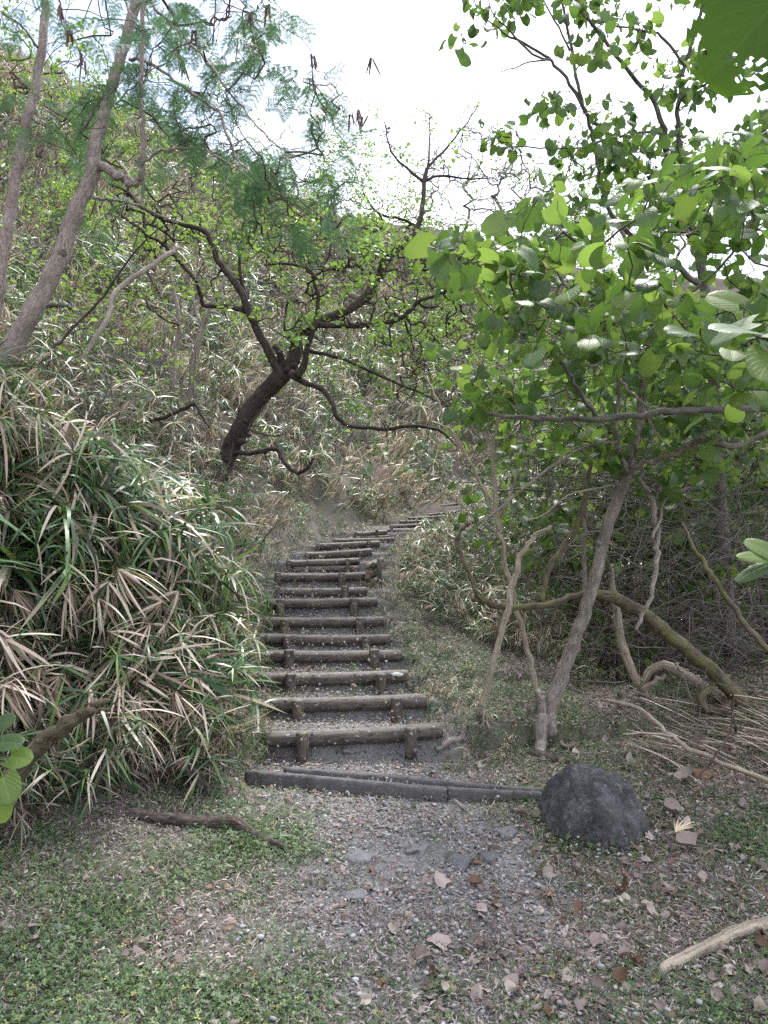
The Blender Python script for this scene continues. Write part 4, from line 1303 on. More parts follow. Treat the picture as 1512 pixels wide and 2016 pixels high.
# bare limbs, poles and driftwood on the right
fy = float(G(1470, 1400)[1])
RIGHT = [
    ('bare_branch', 'long level dark bare branch crossing the heart shaped leaves at right', 'bark_grey',
     [fill([(962, 815, 7), (1000, 820, 9), (1040, 823, 10), (1100, 826, 12), (1160, 825, 13), (1230, 820, 14), (1300, 813, 15), (1400, 808, 16), (1560, 800, 18)], (4.7, 4.4)),
      fill([(1172, 818, 12), (1150, 785, 10), (1125, 745, 9), (1105, 710, 9), (1085, 688, 7), (1060, 640, 5), (1050, 600, 3)], (4.65, 4.4)),
      fill([(1022, 815, 5), (1010, 770, 4), (1012, 735, 3)], 4.7), fill([(1480, 806, 10), (1440, 760, 7), (1400, 740, 5), (1360, 690, 3)], 4.5)]),
    ('fallen_tree', 'mossy fallen trunk propped across the right trunk, sloping down to the right', 'bark_moss',
     [fill([(930, 1176, 7), (940, 1183, 12), (975, 1192, 14), (1020, 1196, 14), (1070, 1190, 14), (1120, 1177, 15), (1165, 1166, 18), (1200, 1174, 24), (1240, 1192, 27), (1290, 1225, 29), (1340, 1268, 30), (1390, 1310, 31), (1440, 1362, 32), (1475, 1405, 32)], (5.75, fy + .1)),
      fill([(950, 1186, 9), (935, 1160, 9), (922, 1125, 10), (905, 1090, 10), (900, 1062, 10), (912, 1040, 9), (926, 1030, 8)], (5.75, 5.7)),
      fill([(1068, 1185, 11), (1072, 1150, 11), (1085, 1115, 12), (1110, 1075, 13), (1132, 1040, 14), (1150, 985, 12), (1160, 930, 9), (1180, 890, 6), (1240, 850, 4)], (5.7, 5.9)),
      fill([(1405, 1350, 14), (1380, 1372, 16), (1392, 1398, 16), (1420, 1400, 16), (1440, 1380, 16)], fy)]),
    ('leaning_pole', 'bleached straight pole leaning over the path edge, cracked top', 'bark_bleached',
     [fill([(943, 1412, 12), (955, 1360, 12), (972, 1300, 12), (990, 1238, 12), (1003, 1180, 12), (1017, 1120, 11), (1035, 1080, 10), (1060, 1052, 8), (1084, 1036, 6)], (5.9, 5.5))]),
    ('leaning_pole', 'thin pale sapling stem crossing behind the bleached pole, rising left', 'bark_bleached',
     [fill([(1062, 1400, 12), (1050, 1330, 11), (1035, 1270, 10), (1020, 1210, 10), (1003, 1140, 9), (988, 1070, 9), (976, 1000, 9), (971, 920, 8), (976, 850, 7), (992, 790, 6), (1010, 740, 4)], (6.2, 6.0)),
      fill([(984, 1045, 7), (960, 985, 6), (930, 920, 5), (895, 860, 5), (860, 790, 4), (840, 740, 3)], (6.05, 6.4)),
      fill([(975, 990, 5), (945, 950, 5), (915, 890, 4), (890, 850, 3), (850, 830, 3)], (6.05, 6.2)),
      fill([(972, 900, 5), (960, 850, 4), (968, 790, 4), (950, 740, 3)], 6.1),
      fill([(985, 1020, 5), (1010, 960, 4), (1030, 900, 3)], 6.1)]),
    ('driftwood_trunk', 'grey barkless upright dead trunk behind the fallen trunk', 'bark_bleached',
     [fill([(1203, 1112, 8), (1207, 1160, 13), (1214, 1210, 18), (1222, 1260, 19), (1236, 1305, 19), (1262, 1352, 18), (1275, 1385, 14)], (6.5, 6.5)),
      fill([(1262, 1352, 14), (1282, 1320, 18), (1308, 1310, 20), (1335, 1322, 23), (1362, 1338, 23), (1400, 1360, 22), (1445, 1392, 20)], (6.5, 6.2)),
      fill([(1265, 1362, 12), (1290, 1340, 12), (1310, 1330, 12)], (6.4, 6.4))]),
    ('dead_sapling', 'thin reddish dead stem standing just left of the driftwood', 'bark_tan', [fill([(1150, 1235, 10), (1151, 1160, 10), (1150, 1090, 10), (1152, 1030, 9), (1156, 985, 6)], 7.2)]),
    ('dead_branch', 'long pale stick sloping down across the leaf litter to the right edge', 'bark_bleached',
     [fill([(1185, 1378, 6), (1240, 1388, 8), (1275, 1408, 9), (1310, 1440, 10), (1345, 1465, 10), (1400, 1492, 11), (1450, 1514, 11), (1530, 1545, 12)], (5.6, 4.4)),
      fill([(1225, 1446, 3), (1290, 1444, 5), (1330, 1450, 5)], (4.9, 5.0))]),
    ('dead_branch', 'peeling mottled dead branch slanting down the right edge of the thicket', 'bark_moss',
     [fill([(1342, 1026, 5), (1362, 1070, 9), (1385, 1110, 11), (1400, 1135, 12), (1440, 1190, 12), (1475, 1235, 13), (1530, 1300, 14)], (5.0, 4.6))]),
    ('dead_stick', 'dark thin upright stick in the leaf litter at right', 'bark_dark', [fill([(1448, 1440, 6), (1444, 1400, 5), (1440, 1360, 3)], 4.6)]),
    ('dead_stick', 'brown twig leaning in the litter heap left of the upright stick', 'bark_twig', [fill([(1378, 1528, 4), (1400, 1500, 5), (1430, 1455, 5), (1444, 1400, 3)], 4.5)]),
]
for nm, lab, mt, lm in RIGHT:
    tree_from(nm, lab, {'bare_branch': 'branch', 'fallen_tree': 'tree trunk', 'leaning_pole': 'pole', 'driftwood_trunk': 'tree trunk', 'dead_sapling': 'stem', 'dead_branch': 'branch', 'dead_stick': 'stick'}[nm], lm, M[mt], first='limb', ns=14, ws=1.05 if nm == 'leaning_pole' else .9, gn=.004)


def ground_stick(name, label, pix, mat, cat='stick', ns=12, bump=.1, lift=.0, sub=None):
    """pix rows (px, py, w): a stick resting on the ground under those pixels"""
    rows = []
    for a, b, w in pix:
        g = G(a, b); r = w / 2 * .84 * g[1] / FPX
        rows.append(list(g + [0, 0, r * .75 + lift]) + [r])
    c = catmull(np.array(rows), 6)
    root = None
    tb = Tubes(); tb.add(gnarl(c[:, :3], .008, len(label)), c[:, 3], ns, bump, len(label))
    me = tb.mesh(name, M[mat])
    if sub: me.materials.append(M[sub]); [setattr(f, 'material_index', 1) for f in me.polygons if len(f.vertices) == 3]
    o = link(name, me)
    tag(o, label, cat)
    return o


ground_stick('fallen_branch', 'thick pale smooth stick lying at the lower right corner', [(1298, 1920, 18), (1312, 1912, 26), (1360, 1895, 28), (1410, 1872, 29), (1450, 1850, 30), (1540, 1826, 32)], 'bark_bleached', 'branch')
ground_stick('fallen_branch', 'reddish short stick below the pale one at the right edge', [(1476, 1862, 12), (1490, 1885, 14), (1530, 1925, 14)], 'bark_tan', 'branch')
ground_stick('rotten_branch', 'dark rotten branch on the ground, left of the path, bent at its right end', [(205, 1618, 10), (260, 1612, 24), (310, 1622, 28), (370, 1626, 28), (420, 1630, 32), (465, 1635, 30), (500, 1652, 24), (535, 1670, 22), (572, 1678, 12)], 'bark_rot', 'branch', 14, .22)
ground_stick('rotten_branch', 'thin dark bark strip under the rotten branch', [(385, 1682, 6), (420, 1675, 10), (460, 1662, 8), (485, 1655, 4)], 'bark_rot', 'branch')
ground_stick('cut_log', 'short sawn log end at the left edge beneath the sedges', [(-40, 1606, 30), (20, 1606, 31), (60, 1607, 31), (86, 1610, 30)], 'bark_rot', 'log', 14, .1, 0, 'cut')
ground_stick('root_stick', 'half buried root stick on the path left of the boulder', [(856, 1568, 9), (875, 1573, 14), (900, 1585, 11), (930, 1612, 6)], 'bark_spot')
ground_stick('root_stick', 'curved dark root piece at the left of the stony path', [(735, 1632, 4), (762, 1630, 8), (785, 1638, 9), (795, 1650, 5)], 'bark_spot')
ground_stick('straw_stalk', 'long straw stalk lying at the left edge of the path', [(594, 1825, 3), (660, 1840, 4), (738, 1857, 4)], 'bark_bleached', 'stalk')
ground_stick('root_stick', 'thick pale root beside the right end of the lowest step', [(860, 1492, 14), (885, 1482, 16), (905, 1462, 14), (915, 1440, 8)], 'bark_spot')
ground_stick('root_stick', 'thin crooked twig between gutter and cut stub', [(925, 1520, 3), (935, 1506, 5), (955, 1500, 6), (975, 1490, 4)], 'bark_bleached')
ground_stick('dead_stick', 'short twig in the grey litter right of centre', [(1150, 1830, 4), (1180, 1834, 5), (1205, 1836, 4)], 'bark_spot')
ground_stick('dead_stick', 'small broken twig left of the path centre stones', [(795, 1800, 4), (815, 1806, 6), (830, 1812, 4)], 'bark_spot')
ground_stick('dead_stick', 'bark flake stick lying in the clover at lower left', [(70, 1890, 6), (95, 1905, 10), (128, 1923, 7)], 'bark_rot')
# broken mossy branch poking out of the sedges at left
tree_from('broken_branch', 'broken mossy branch jutting up from the sedges at lower left', 'branch',
          [fill([(10, 1545, 40), (50, 1500, 40), (85, 1462, 38), (110, 1440, 38), (140, 1418, 30), (175, 1398, 24), (215, 1378, 10)], (3.6, 3.3)), fill([(170, 1398, 18), (190, 1400, 12), (217, 1396, 5)], 3.3)], M['bark_moss'], first='limb', bump=.3, ns=16)
# root arch stump
tree_from('stump', 'low arched rotten root stump at the foot of the sedge thicket', 'stump',
          [fill([(285, 1555, 22), (300, 1535, 24), (325, 1515, 26), (350, 1508, 26), (378, 1520, 24), (398, 1548, 18), (410, 1560, 8)], float(G(350, 1560)[1]))], M['bark_rot'], first='body', bump=.35, ns=16)


# ------------------------------------------------------------------ sedge thicket at left
WH = [whorl_mesh('leaf_whorl', 200 + k, .10, 24, .50, .022, 2.3, -.35) for k in range(4)] + \
     [whorl_mesh('leaf_whorl', 210 + k, .35, 24, .48, .018, 2.2, -.3) for k in range(3)] + \
     [whorl_mesh('leaf_whorl', 220 + k, .95, 20, .42, .017, 2.0, .7) for k in range(3)]


def tfront(px):
    return np.interp(px, [-200, 0, 400, 530], [3.4, 3.7, 4.5, 5.25])


TPOLY = [(-300, 620), (40, 730), (130, 820), (250, 890), (350, 940), (420, 1010), (455, 1090), (455, 1180), (425, 1300), (430, 1400), (425, 1470), (360, 1510), (-300, 1540)]
rg = rng(300)
roots = []
for i in range(34):
    px = rg.uniform(-330, 470); y = tfront(px) + rg.uniform(.15, 1.5)
    x = (px - 756) / FPX * y
    roots.append([x, y, float(H(x, y)) - .02])
roots = np.array(roots)
plants = []
for i, r_ in enumerate(roots):
    px = inpix(r_[None])[0][0]
    front = r_[1] - tfront(px) < .6
    lab = ('green umbrella sedge in the front row of the thicket left of the path' if front else 'umbrella sedge deep inside the thicket left of the path')
    e = empty('umbrella_sedge', r_); tag(e, lab, 'sedge', 'umbrella sedges front row' if front else 'umbrella sedges inner rows'); plants.append([e, Tubes(), 0])


def tdepth(x, y, r):
    return tfront(x) + (1560 - y) / 900 * .9 + r.uniform(-.1, .9, x.shape) * (.4 + .6 * (y < 1300))


wp = cloud(TPOLY, tdepth, 0, 520, 301)
wp = wp[wp[:, 2] > H(wp[:, 0], wp[:, 1]) + .12]
wpx, wpy = inpix(wp)
for k, p in enumerate(wp):
    j = int(np.argmin(np.hypot(roots[:, 0] - p[0], roots[:, 1] - p[1]) + .1 * rg.random(len(roots))))
    e, tb, n = plants[j]
    r0 = roots[j] + np.append(rg.normal(size=2) * .06, 0)
    mid = r0 * .4 + p * .6; mid[2] = r0[2] + (p[2] - r0[2]) * .75 + .08; mid[:2] = r0[:2] * .55 + p[:2] * .45
    c = catmull(np.array([r0, mid, p]), 4)
    tb.add(c, np.linspace(.005, .0028, len(c)), 4, cap=False)
    plants[j][2] += 1
    low = sstep(1080, 1380, wpy[k]) * .40 + .02 + .18 * (vnoise(wpx[k] / 90, wpy[k] / 90) > .62) + .5 * (wpx[k] < 140) * (wpy[k] < 900)
    u = rg.random()
    v = WH[7 + rg.integers(3)] if u < low else (WH[4 + rg.integers(3)] if u < low + .3 else WH[rg.integers(4)])
    o = bpy.data.objects.new('leaf_whorl', v); COL.objects.link(o); o.parent = e
    o.location = Vector(p) - e.location
    d = c[-1] - c[-2]; d = Vector(d).normalized() * .7 + Vector((rg.normal() * .25, -.25 + rg.normal() * .25, .3))
    q = Vector((0, 0, 1)).rotation_difference(d.normalized()) @ Quaternion((0, 0, 1), rg.random() * 6.28)
    o.rotation_euler = q.to_euler(); s_ = rg.uniform(.7, 1.15); o.scale = (s_, s_, s_)
M['stem'] = bark_mat('sedge_stem', (.05, .09, .035), (.13, .17, .07), (.3, .28, .15), .2, 20)
for row in (True, False):
    lst = sorted([q for q in plants if q[2] and ('front' in q[0]['label']) == row], key=lambda q: inpix(np.array([q[0].location[:]]))[0][0])
    for k, q in enumerate(lst):
        q[0]['label'] = ('green umbrella sedge in the front row of the left thicket, %s from the left' if row else 'umbrella sedge behind the front row of the left thicket, %s from the left') % (ORD[k] if k else 'first')
for k in range(26):
    px = rg.uniform(-20, 355); py = rg.uniform(1120, 1430); y = tfront(px) + (1560 - py) / 900 * .7 - .12
    p = P(px, py, y); j = int(np.argmin(np.hypot(roots[:, 0] - p[0], roots[:, 1] - p[1]))); e = plants[j][0]
    o = bpy.data.objects.new('leaf_whorl', WH[7 + k % 3]); COL.objects.link(o); o.parent = e; o.location = Vector(p) - e.location
    plants[j][1].add(catmull(np.array([roots[j], roots[j] * .5 + p * .5 + [0, .05, .15], p]), 4), np.linspace(.005, .0028, 9), 4, cap=False); plants[j][2] += 1
    o.rotation_euler = (rg.normal() * .3 + .5, rg.normal() * .3, rg.random() * 6.28); o.scale = (rg.uniform(.65, .95),) * 3
for e, tb, n in plants:
    if n:
        o = link('stems', tb.mesh('stems', M['stem']), e); o['kind'] = 'stuff'
    else:
        bpy.data.objects.remove(e)

# dead straw hanging at the thicket's foot, and ground tufts in it
TU = [tuft_mesh('tuft', 400 + k, .40, 66, .58, .015, .20) for k in range(5)] + \
     [tuft_mesh('tuft', 410 + k, .85, 66, .52, .012, .20, 1.8) for k in range(4)] + \
     [tuft_mesh('tuft', 420 + k, .06, 66, .55, .017, .20) for k in range(2)]
n = 500
px = rg.uniform(-330, 440, n); y = tfront(px) + rg.uniform(.05, 1.3, n); x = (px - 756) / FPX * y
z = H(x, y) + rg.uniform(-.05, .75, n) * sstep(.05, .6, y - tfront(px))
N_ = np.tile([0, -.35, 1.0], (n, 1))
scatter('dead_sedge_straw', TU, np.stack([x, y, z], -1), rots(N_, rg, 1, .3), rg.uniform(.5, .95, n), rg.choice(11, n, p=[.05] * 5 + [.16] * 4 + [.055] * 2),
        label='tangle of dead straw and blades filling the sedge thicket at left', cat='sedge straw')

# ------------------------------------------------------------------ sedge cover of the slopes
n = 26000
x = rg.uniform(-26, 16, n); y = 4.6 + 38 * rg.random(n) ** 1.35
s_, z_, yy_ = path_frame(x, y)
dist = np.hypot(x, y)
left = (s_ < -.95 - .25 * fbm(x * 1.3, y * 1.3)) & (y > tfront(756 + x / y * FPX) + .5)
keep = left & (rg.random(n) < np.clip(9.0 / dist, .13, 1) * (.45 + .55 * sstep(.3, .5, vnoise(x * 1.1 + 7, y * 1.1)))) & (np.abs(x) < .62 * y + 1)
x, y, dist, s_ = x[keep], y[keep], dist[keep], s_[keep]
nn = normals(x, y, .15)
pos = np.stack([x, y, H(x, y) - .04], -1)
dead = sstep(.42, .60, vnoise(x * .7 + 3, y * .7) * .6 + vnoise(x * 2.3, y * 2.3) * .4 + .004 * dist)
ch = np.where(rg.random(len(x)) < dead * .9 + .6 * sstep(-6, -9, x), 5 + rg.integers(0, 4, len(x)), np.where(rg.random(len(x)) < .5, rg.integers(0, 5, len(x)), 9 + rg.integers(0, 2, len(x))))
sc = rg.uniform(.6, 1.3, len(x)) * np.clip(dist / 12, .95, 2.0)
scatter('slope_sedge_cover', TU, pos, rots(nn, rg, .75, .25), sc, ch, label='dense arching green and straw sedges covering the left hillside', cat='sedges')

n = 12000
x = rg.uniform(-.5, 12, n); y = rg.uniform(6.3, 26, n)
s_, z_, yy_ = path_frame(x, y)
b = 1.0 + .25 * fbm(x * 1.3, y * 1.3) + 1.3 * (1 - sstep(7.2, 8.6, y))
keep = (s_ > b) & ((x < 1.4 + .42 * (y - 6)) | (y > 12.5)) & (rg.random(n) < np.clip(1.2 - (x - 1) * .08, .3, 1)) & (rg.random(n) < .75)
x, y = x[keep], y[keep]
nn = normals(x, y, .15)
dead = rg.random(len(x)) < .22 + .22 * sstep(.4, .6, vnoise(x * 1.5, y * 1.5))
ch = np.where(dead, 5 + rg.integers(0, 4, len(x)), np.where(rg.random(len(x)) < .6, rg.integers(0, 5, len(x)), 9 + rg.integers(0, 2, len(x))))
scatter('bank_grass', TU, np.stack([x, y, H(x, y) - .03], -1), rots(nn, rg, .6, .25), rg.uniform(.45, .85, len(x)) * np.clip(y / 12, 1, 2), ch,
        label='low drooping grass on the bank right of the steps', cat='grass')

n = 2600
x = rg.uniform(.2, 9, n); y = rg.uniform(14.5, 26, n)
s_, z_, yy_ = path_frame(x, y)
k = (np.abs(s_) < 1.6) & (rg.random(n) < .25 + .75 * np.maximum(sstep(18, 20, y), sstep(.45, .8, np.abs(s_))))
x, y = x[k], y[k]
scatter('path_end_grass', TU, np.stack([x, y, H(x, y) - .02], -1), rots(normals(x, y, .15), rg, .6, .3), rg.uniform(.15, .32, len(x)) * (1 + 1.6 * sstep(18.5, 20.5, y)), rg.integers(0, 11, len(x)),
        label='dry and green grass closing over the far end of the path', cat='grass')

# ------------------------------------------------------------------ ground cover


def patch(name, kind, seed):
    rg = rng(seed); V, F, C = [], [], []
    m = 0

    def add(v, f, c):
        nonlocal m
        V.append(v); F.append(f + m); C.append(np.tile(np.append(c, 1), (len(v), 1))); m += len(v)
    if kind == 'clover':
        for k in range(44):
            p = np.array([rg.normal() * .055, rg.normal() * .055, rg.uniform(.004, .03)])
            c = np.array([(.07, .125, .055), (.10, .165, .07), (.13, .19, .085), (.08, .135, .065), (.10, .16, .06)][rg.integers(5)]) * rg.uniform(.45, 1.2)
            if rg.random() < .006: c = np.array([.25, .24, .08])
            w = rg.uniform(.003, .0068)
            a0 = rg.random() * 6.28; tl = rg.normal(size=2) * .35
            for q in range(3):
                a = a0 + q * 2.09
                d = np.array([math.cos(a), math.sin(a), tl @ [math.cos(a), math.sin(a)]]); sd = np.array([-math.sin(a), math.cos(a), tl @ [-math.sin(a), math.cos(a)]])
                add(np.array([p, p + d * w * 1.1 - sd * w * .75, p + d * w * 1.7, p + d * w * 1.1 + sd * w * .75]), np.array([[0, 1, 2, 3]]), c)
    elif kind == 'grass':
        for k in range(26):
            a = rg.random() * 6.28; el = rg.uniform(.2, 1.2)
            c = (np.array(GREENS[rg.integers(5)]) if rg.random() < .7 else np.array(STRAWS[rg.integers(5)])) * rg.uniform(.6, 1.1)
            VV, FF, CC = [], [], []
            blade(VV, FF, CC, np.array([rg.normal() * .04, rg.normal() * .04, 0]), np.array([math.cos(a) * math.cos(el), math.sin(a) * math.cos(el), math.sin(el)]), np.array([0, 0, 1.0]) + rg.normal(size=3) * .3, rg.uniform(.02, .06), .0035, 1.0, c, c, 3)
            add(VV[0], FF[0], c)
    elif kind == 'chips':
        for k in range(34):
            a = rg.random() * 6.28; L = rg.uniform(.006, .036) ; w = rg.uniform(.001, .003)
            p = np.array([rg.normal() * .06, rg.normal() * .06, rg.uniform(.001, .012)])
            d = np.array([math.cos(a), math.sin(a), rg.normal() * .2]); sd = np.array([-math.sin(a), math.cos(a), rg.normal() * .4])
            c = np.array([(.33, .28, .26), (.24, .20, .19), (.15, .125, .115), (.10, .12, .075), (.42, .37, .34)][rg.choice(5, p=[.25, .25, .25, .15, .1])]) * rg.uniform(.5, 1.1)
            mid = p + d * L * .5 + np.array([0, 0, rg.uniform(0, .006)])
            add(np.array([p - sd * w * .4, p + sd * w * .4, mid + sd * w, mid - sd * w, p + d * L]), np.array([[0, 1, 2, 3], [3, 2, 4, 4]]), c)
    elif kind == 'flakes':
        for k in range(5):
            w = rg.uniform(.010, .024)
            v, f, u = make_leaf(w * 2, w * 1.4, .3, .3 * rg.random(), .5 * rg.random(), seed * 9 + k, .05, nr=4, nc=3, wav=.2)
            q = Vector((0, 0, 1)).rotation_difference(Vector((rg.normal() * .4, rg.normal() * .4, 1)).normalized()) @ Quaternion((0, 0, 1), rg.random() * 6.28)
            v = v @ np.array(q.to_matrix()).T + np.array([rg.normal() * .07, rg.normal() * .07, .008])
            add(v, f, np.array([(.30, .24, .22), (.22, .13, .09), (.38, .32, .29), (.16, .12, .105)][rg.integers(4)]) * rg.uniform(.7, 1.1))
    elif kind == 'gravel':
        for k in range(16):
            r = .003 + .011 * rg.random() ** 2.2
            v, f = ico(1, seed * 20 + k, .3, (r, r * rg.uniform(.6, 1), r * rg.uniform(.4, .8)))
            f = np.hstack([f, f[:, 2:]])
            add(v + np.array([rg.normal() * .07, rg.normal() * .07, r * .1]), f, np.array([.26, .255, .26]) * rg.uniform(.4, 1.5))
    Q = np.vstack(F); tri = Q[:, 2] == Q[:, 3]
    Fs = [Q[~tri], Q[tri][:, :3]]
    return make_mesh(name, np.vstack(V), Fs, M['clover'] if kind in ('clover', 'grass') else M['litter'], {'col': np.vstack(C)}, smooth=kind != 'gravel')


PC = {k: [patch(k, k, 500 + 10 * i + j) for j in range(3)] for i, k in enumerate(('clover', 'grass', 'chips', 'flakes', 'gravel'))}


def cover(name, kinds, n, dens, smin, smax, seed, label, cat, ylim=(2.3, 9), xlim=(-3.9, 4.9), hop=.0):
    rg = rng(seed); n = int(n * 1.22)
    y = ylim[0] + (ylim[1] - ylim[0]) * rg.random(n) ** 1.25; x = rg.uniform(xlim[0], xlim[1], n)
    k = (np.abs(x) < .56 * y + 1.0)
    x, y = x[k], y[k]
    k = rg.random(len(x)) < dens(x, y, *path_frame(x, y))
    x, y = x[k], y[k]
    ms = [m for q in kinds for m in PC[q]]
    nn = normals(x, y, .04)
    scatter(name, ms, np.stack([x, y, H(x, y) + hop], -1), rots(nn, rg, 1, .06), rg.uniform(smin, smax, len(x)), rg.integers(0, len(ms), len(x)), label=label, cat=cat)


def on_path(s, x, y):
    return 1 - sstep(.35, .95, np.abs(s + .25 * fbm(x * 1.7, y * 1.7)))


def d_clover(x, y, s, z, yy):
    pm = on_path(s, x, y) * (1 - .25 * (y < 3.1))
    n = fbm(x * 1.5 + 3, y * 1.5, 4)
    left = (s < 0)
    base = np.where(left, .28 + 1.7 * n, .14 + .85 * n) + .5 * (1 - sstep(2.6, 3.4, y)) * left + .55 * (x > 1.9) * (y > 3.6) * (y < 4.6)
    return np.clip(base, .05, 1) * (1 - pm * .93) * (1 - .6 * sstep(5.8, 7.5, y) * left)


cover('clover_cover', ['clover'], 15000, d_clover, .7, 1.35, 601, 'low green clover and weeds on the ground beside the path', 'ground cover', (2.3, 8.5))
cover('short_grass', ['grass'], 13000, lambda x, y, s, z, yy: np.clip(.40 + .7 * fbm(x * 2 + 9, y * 2), .05, 1) * (1 - .8 * on_path(s, x, y)), .7, 1.3, 602,
      'short mown grass mixed into the clover beside the path', 'grass', (2.3, 10))
cover('dry_clippings', ['chips'], 24000, lambda x, y, s, z, yy: np.clip(.8 + .5 * fbm(x * 2, y * 2 + 5), .2, 1) * (1 - .45 * on_path(s, x, y) * (y > 3.4)), .7, 1.5, 603,
      'dry grey brown clippings strewn over the ground', 'litter', (2.3, 13))
cover('leaf_crumbs', ['flakes'], 7000, lambda x, y, s, z, yy: np.clip(.12 + .55 * sstep(-.2, 1.2, x + .4 * (3.6 - y)) * (1 - .3 * on_path(s, x, y)) + .3 * (x > 1.2) * (y > 4.8) + .25 * fbm(x * 2, y * 2 + 15), .02, 1), .6, 1.4, 604,
      'small broken pieces of dry leaves on the ground', 'litter', (2.3, 8))
cover('path_gravel', ['gravel'], 12000, lambda x, y, s, z, yy: .08 + .9 * on_path(s, x, y) * np.clip(.65 + .7 * fbm(x * 3, y * 3), .1, 1), .6, 1.4, 605,
      'fine grey gravel on the path and the treads', 'gravel', (2.3, 14), (-2, 3))
n = 420
y = rg.uniform(5.7, 13, n); px_ = np.interp(y, PL[:, 1][:26], PL[:, 0][:26]); x = px_ + rg.uniform(-.7, .7, n)
k = (vnoise(x * 4, y * 4) > .5)
x, y = x[k], y[k]
scatter('tread_grass', TU, np.stack([x, y, H(x, y) - .01], -1), rots(normals(x, y, .1), rg, .5, .5), rg.uniform(.06, .17, len(x)), rg.choice([0, 1, 2, 3, 4, 9, 10], len(x)), label='small grass sprouts on the treads between the logs', cat='grass')
# grass tufts that spill onto the steps' sides
n = 900
y = rg.uniform(5.4, 17, n); sd = np.where(rg.random(n) < .5, -1, 1); px_ = np.interp(y, PL[:, 1][:26], PL[:, 0][:26])
x = px_ + sd * rg.uniform(.62, 1.25, n)
scatter('step_side_grass', TU, np.stack([x, y, H(x, y) - .01], -1), rots(normals(x, y, .1), rg, .8, .3), rg.uniform(.12, .36, n), rg.integers(0, 11, n),
        label='short straggling grass spilling over the ends of the steps', cat='grass')


# ------------------------------------------------------------------ thicket at right: shrubs, tangle, dark undergrowth
rg = rng(700)
SH = [(1180, 980, 9.5), (1260, 1040, 10.5), (1330, 1000, 8.6), (1390, 1060, 10.2), (1460, 1010, 9.0), (1530, 1060, 10.6), (1600, 1000, 8.4), (1500, 900, 12.5), (1360, 900, 12.8), (1230, 900, 12.5), (1110, 930, 12.5)]
for k, (px, py, y) in enumerate(SH):
    x = (px - 756) / FPX * y; z = float(H(x, y)); base = np.array([x, y, z])
    root = empty('thicket_shrub', base)
    tag(root, 'dark leafy shrub in the shaded thicket at right, %s from the left' % ('first' if k == 0 else ORD[k]) if k < 7 else 'leafy shrub in the rear row of the right thicket, %s from the right' % (ORD[k - 7] if k > 7 else 'first'), 'shrub', 'shrubs of the right-hand thicket')
    sk = []
    for q in range(5):
        a = rg.random() * 6.28; tip = base + np.array([math.cos(a) * rg.uniform(.3, 1.2), math.sin(a) * rg.uniform(.3, .9) - .3, rg.uniform(2.0, 3.6)])
        c = gnarl(catmull(np.array([base + rg.normal(size=3) * [.15, .15, 0], base * .5 + tip * .5 + rg.normal(size=3) * .3, tip]), 6), .07, k * 9 + q)
        tb = Tubes(); tb.add(c, np.linspace(.03, .008, len(c)) * rg.uniform(.6, 1.1), 7, .1, q); link('stem', tb.mesh('stem', M['bark_twig']), root); sk.append(c)
    T = []
    while len(T) < 190:
        p = base + np.array([rg.normal() * .9, rg.normal() * .8, rg.uniform(.25 if k >= 7 else .9, 4.6 if k < 7 else 5.2)])
        if vnoise(p[0] * 1.5 + k, p[2] * 1.5 + p[1]) > .38: T.append(p)
    T = np.array(T)
    lines, dr = colonise(np.vstack(sk), T, k + 50, .0026, .14, .012)
    link('twigs', lines_mesh(lines, 'twigs', M['bark_twig']), root)['kind'] = 'stuff'
    ps_, ro, sc_ = place_leaves(T, dr, k + 60, (4, 7), .16, .7, .35, (.6, 1.1))
    lowp = (ps_[:, 2] < z + 2.1) & (rg.random(len(ps_)) < .8) & (k < 7)
    ps_, ro, sc_ = ps_[~lowp], ro[~lowp], sc_[~lowp]
    scatter('foliage', HEARTS[:9], ps_, ro, sc_, rg.integers(0, 9, len(ps_)), parent=root)

tb = Tubes()
for k in range(760):
    px, py = rg.uniform(960, 1620), rg.uniform(830, 1370)
    if px < 1200 and py > 1120: continue
    y = rg.uniform(6.0, 8.4) if px > 1150 else rg.uniform(6.5, 8.5)
    p = P(px, py, y); g = float(H(p[0], p[1])); p[2] = max(p[2], g + .05)
    a = rg.normal() * .9 + (0 if rg.random() < .5 else math.pi); L = rg.uniform(.4, 1.7); el = rg.normal() * .45
    d = np.array([math.cos(a) * math.cos(el), math.sin(a) * .5, math.sin(el)])
    q = p + d * L; q[2] = max(q[2], float(H(q[0], q[1])) + .03)
    mid = (p + q) / 2 + rg.normal(size=3) * L * .16 + np.array([0, 0, L * .12])
    c = gnarl(catmull(np.array([p, mid, q]), 6), .05, k)
    r = rg.uniform(.0025, .0065) if rg.random() < .9 else rg.uniform(.008, .014)
    tb.add(c, np.linspace(r, r * .4, len(c)), 4, 0, k % 13, cap=False)
    for m in range(rg.integers(1, 4)):
        j = rg.integers(2, len(c) - 2); e = c[j] + rg.normal(size=3) * L * .25 + np.array([0, 0, L * .1])
        cc = gnarl(catmull(np.array([c[j], (c[j] + e) / 2 + rg.normal(size=3) * .03, e]), 4), .06, k + m)
        tb.add(cc, np.linspace(r * .6, r * .25, len(cc)), 3, 0, k % 13, cap=False)
o = link('twig_tangle', tb.mesh('twig_tangle', M['bark_grey'])); tag(o, 'tangle of thin bare twigs in the shaded hollow at right', 'twigs', kind='stuff')
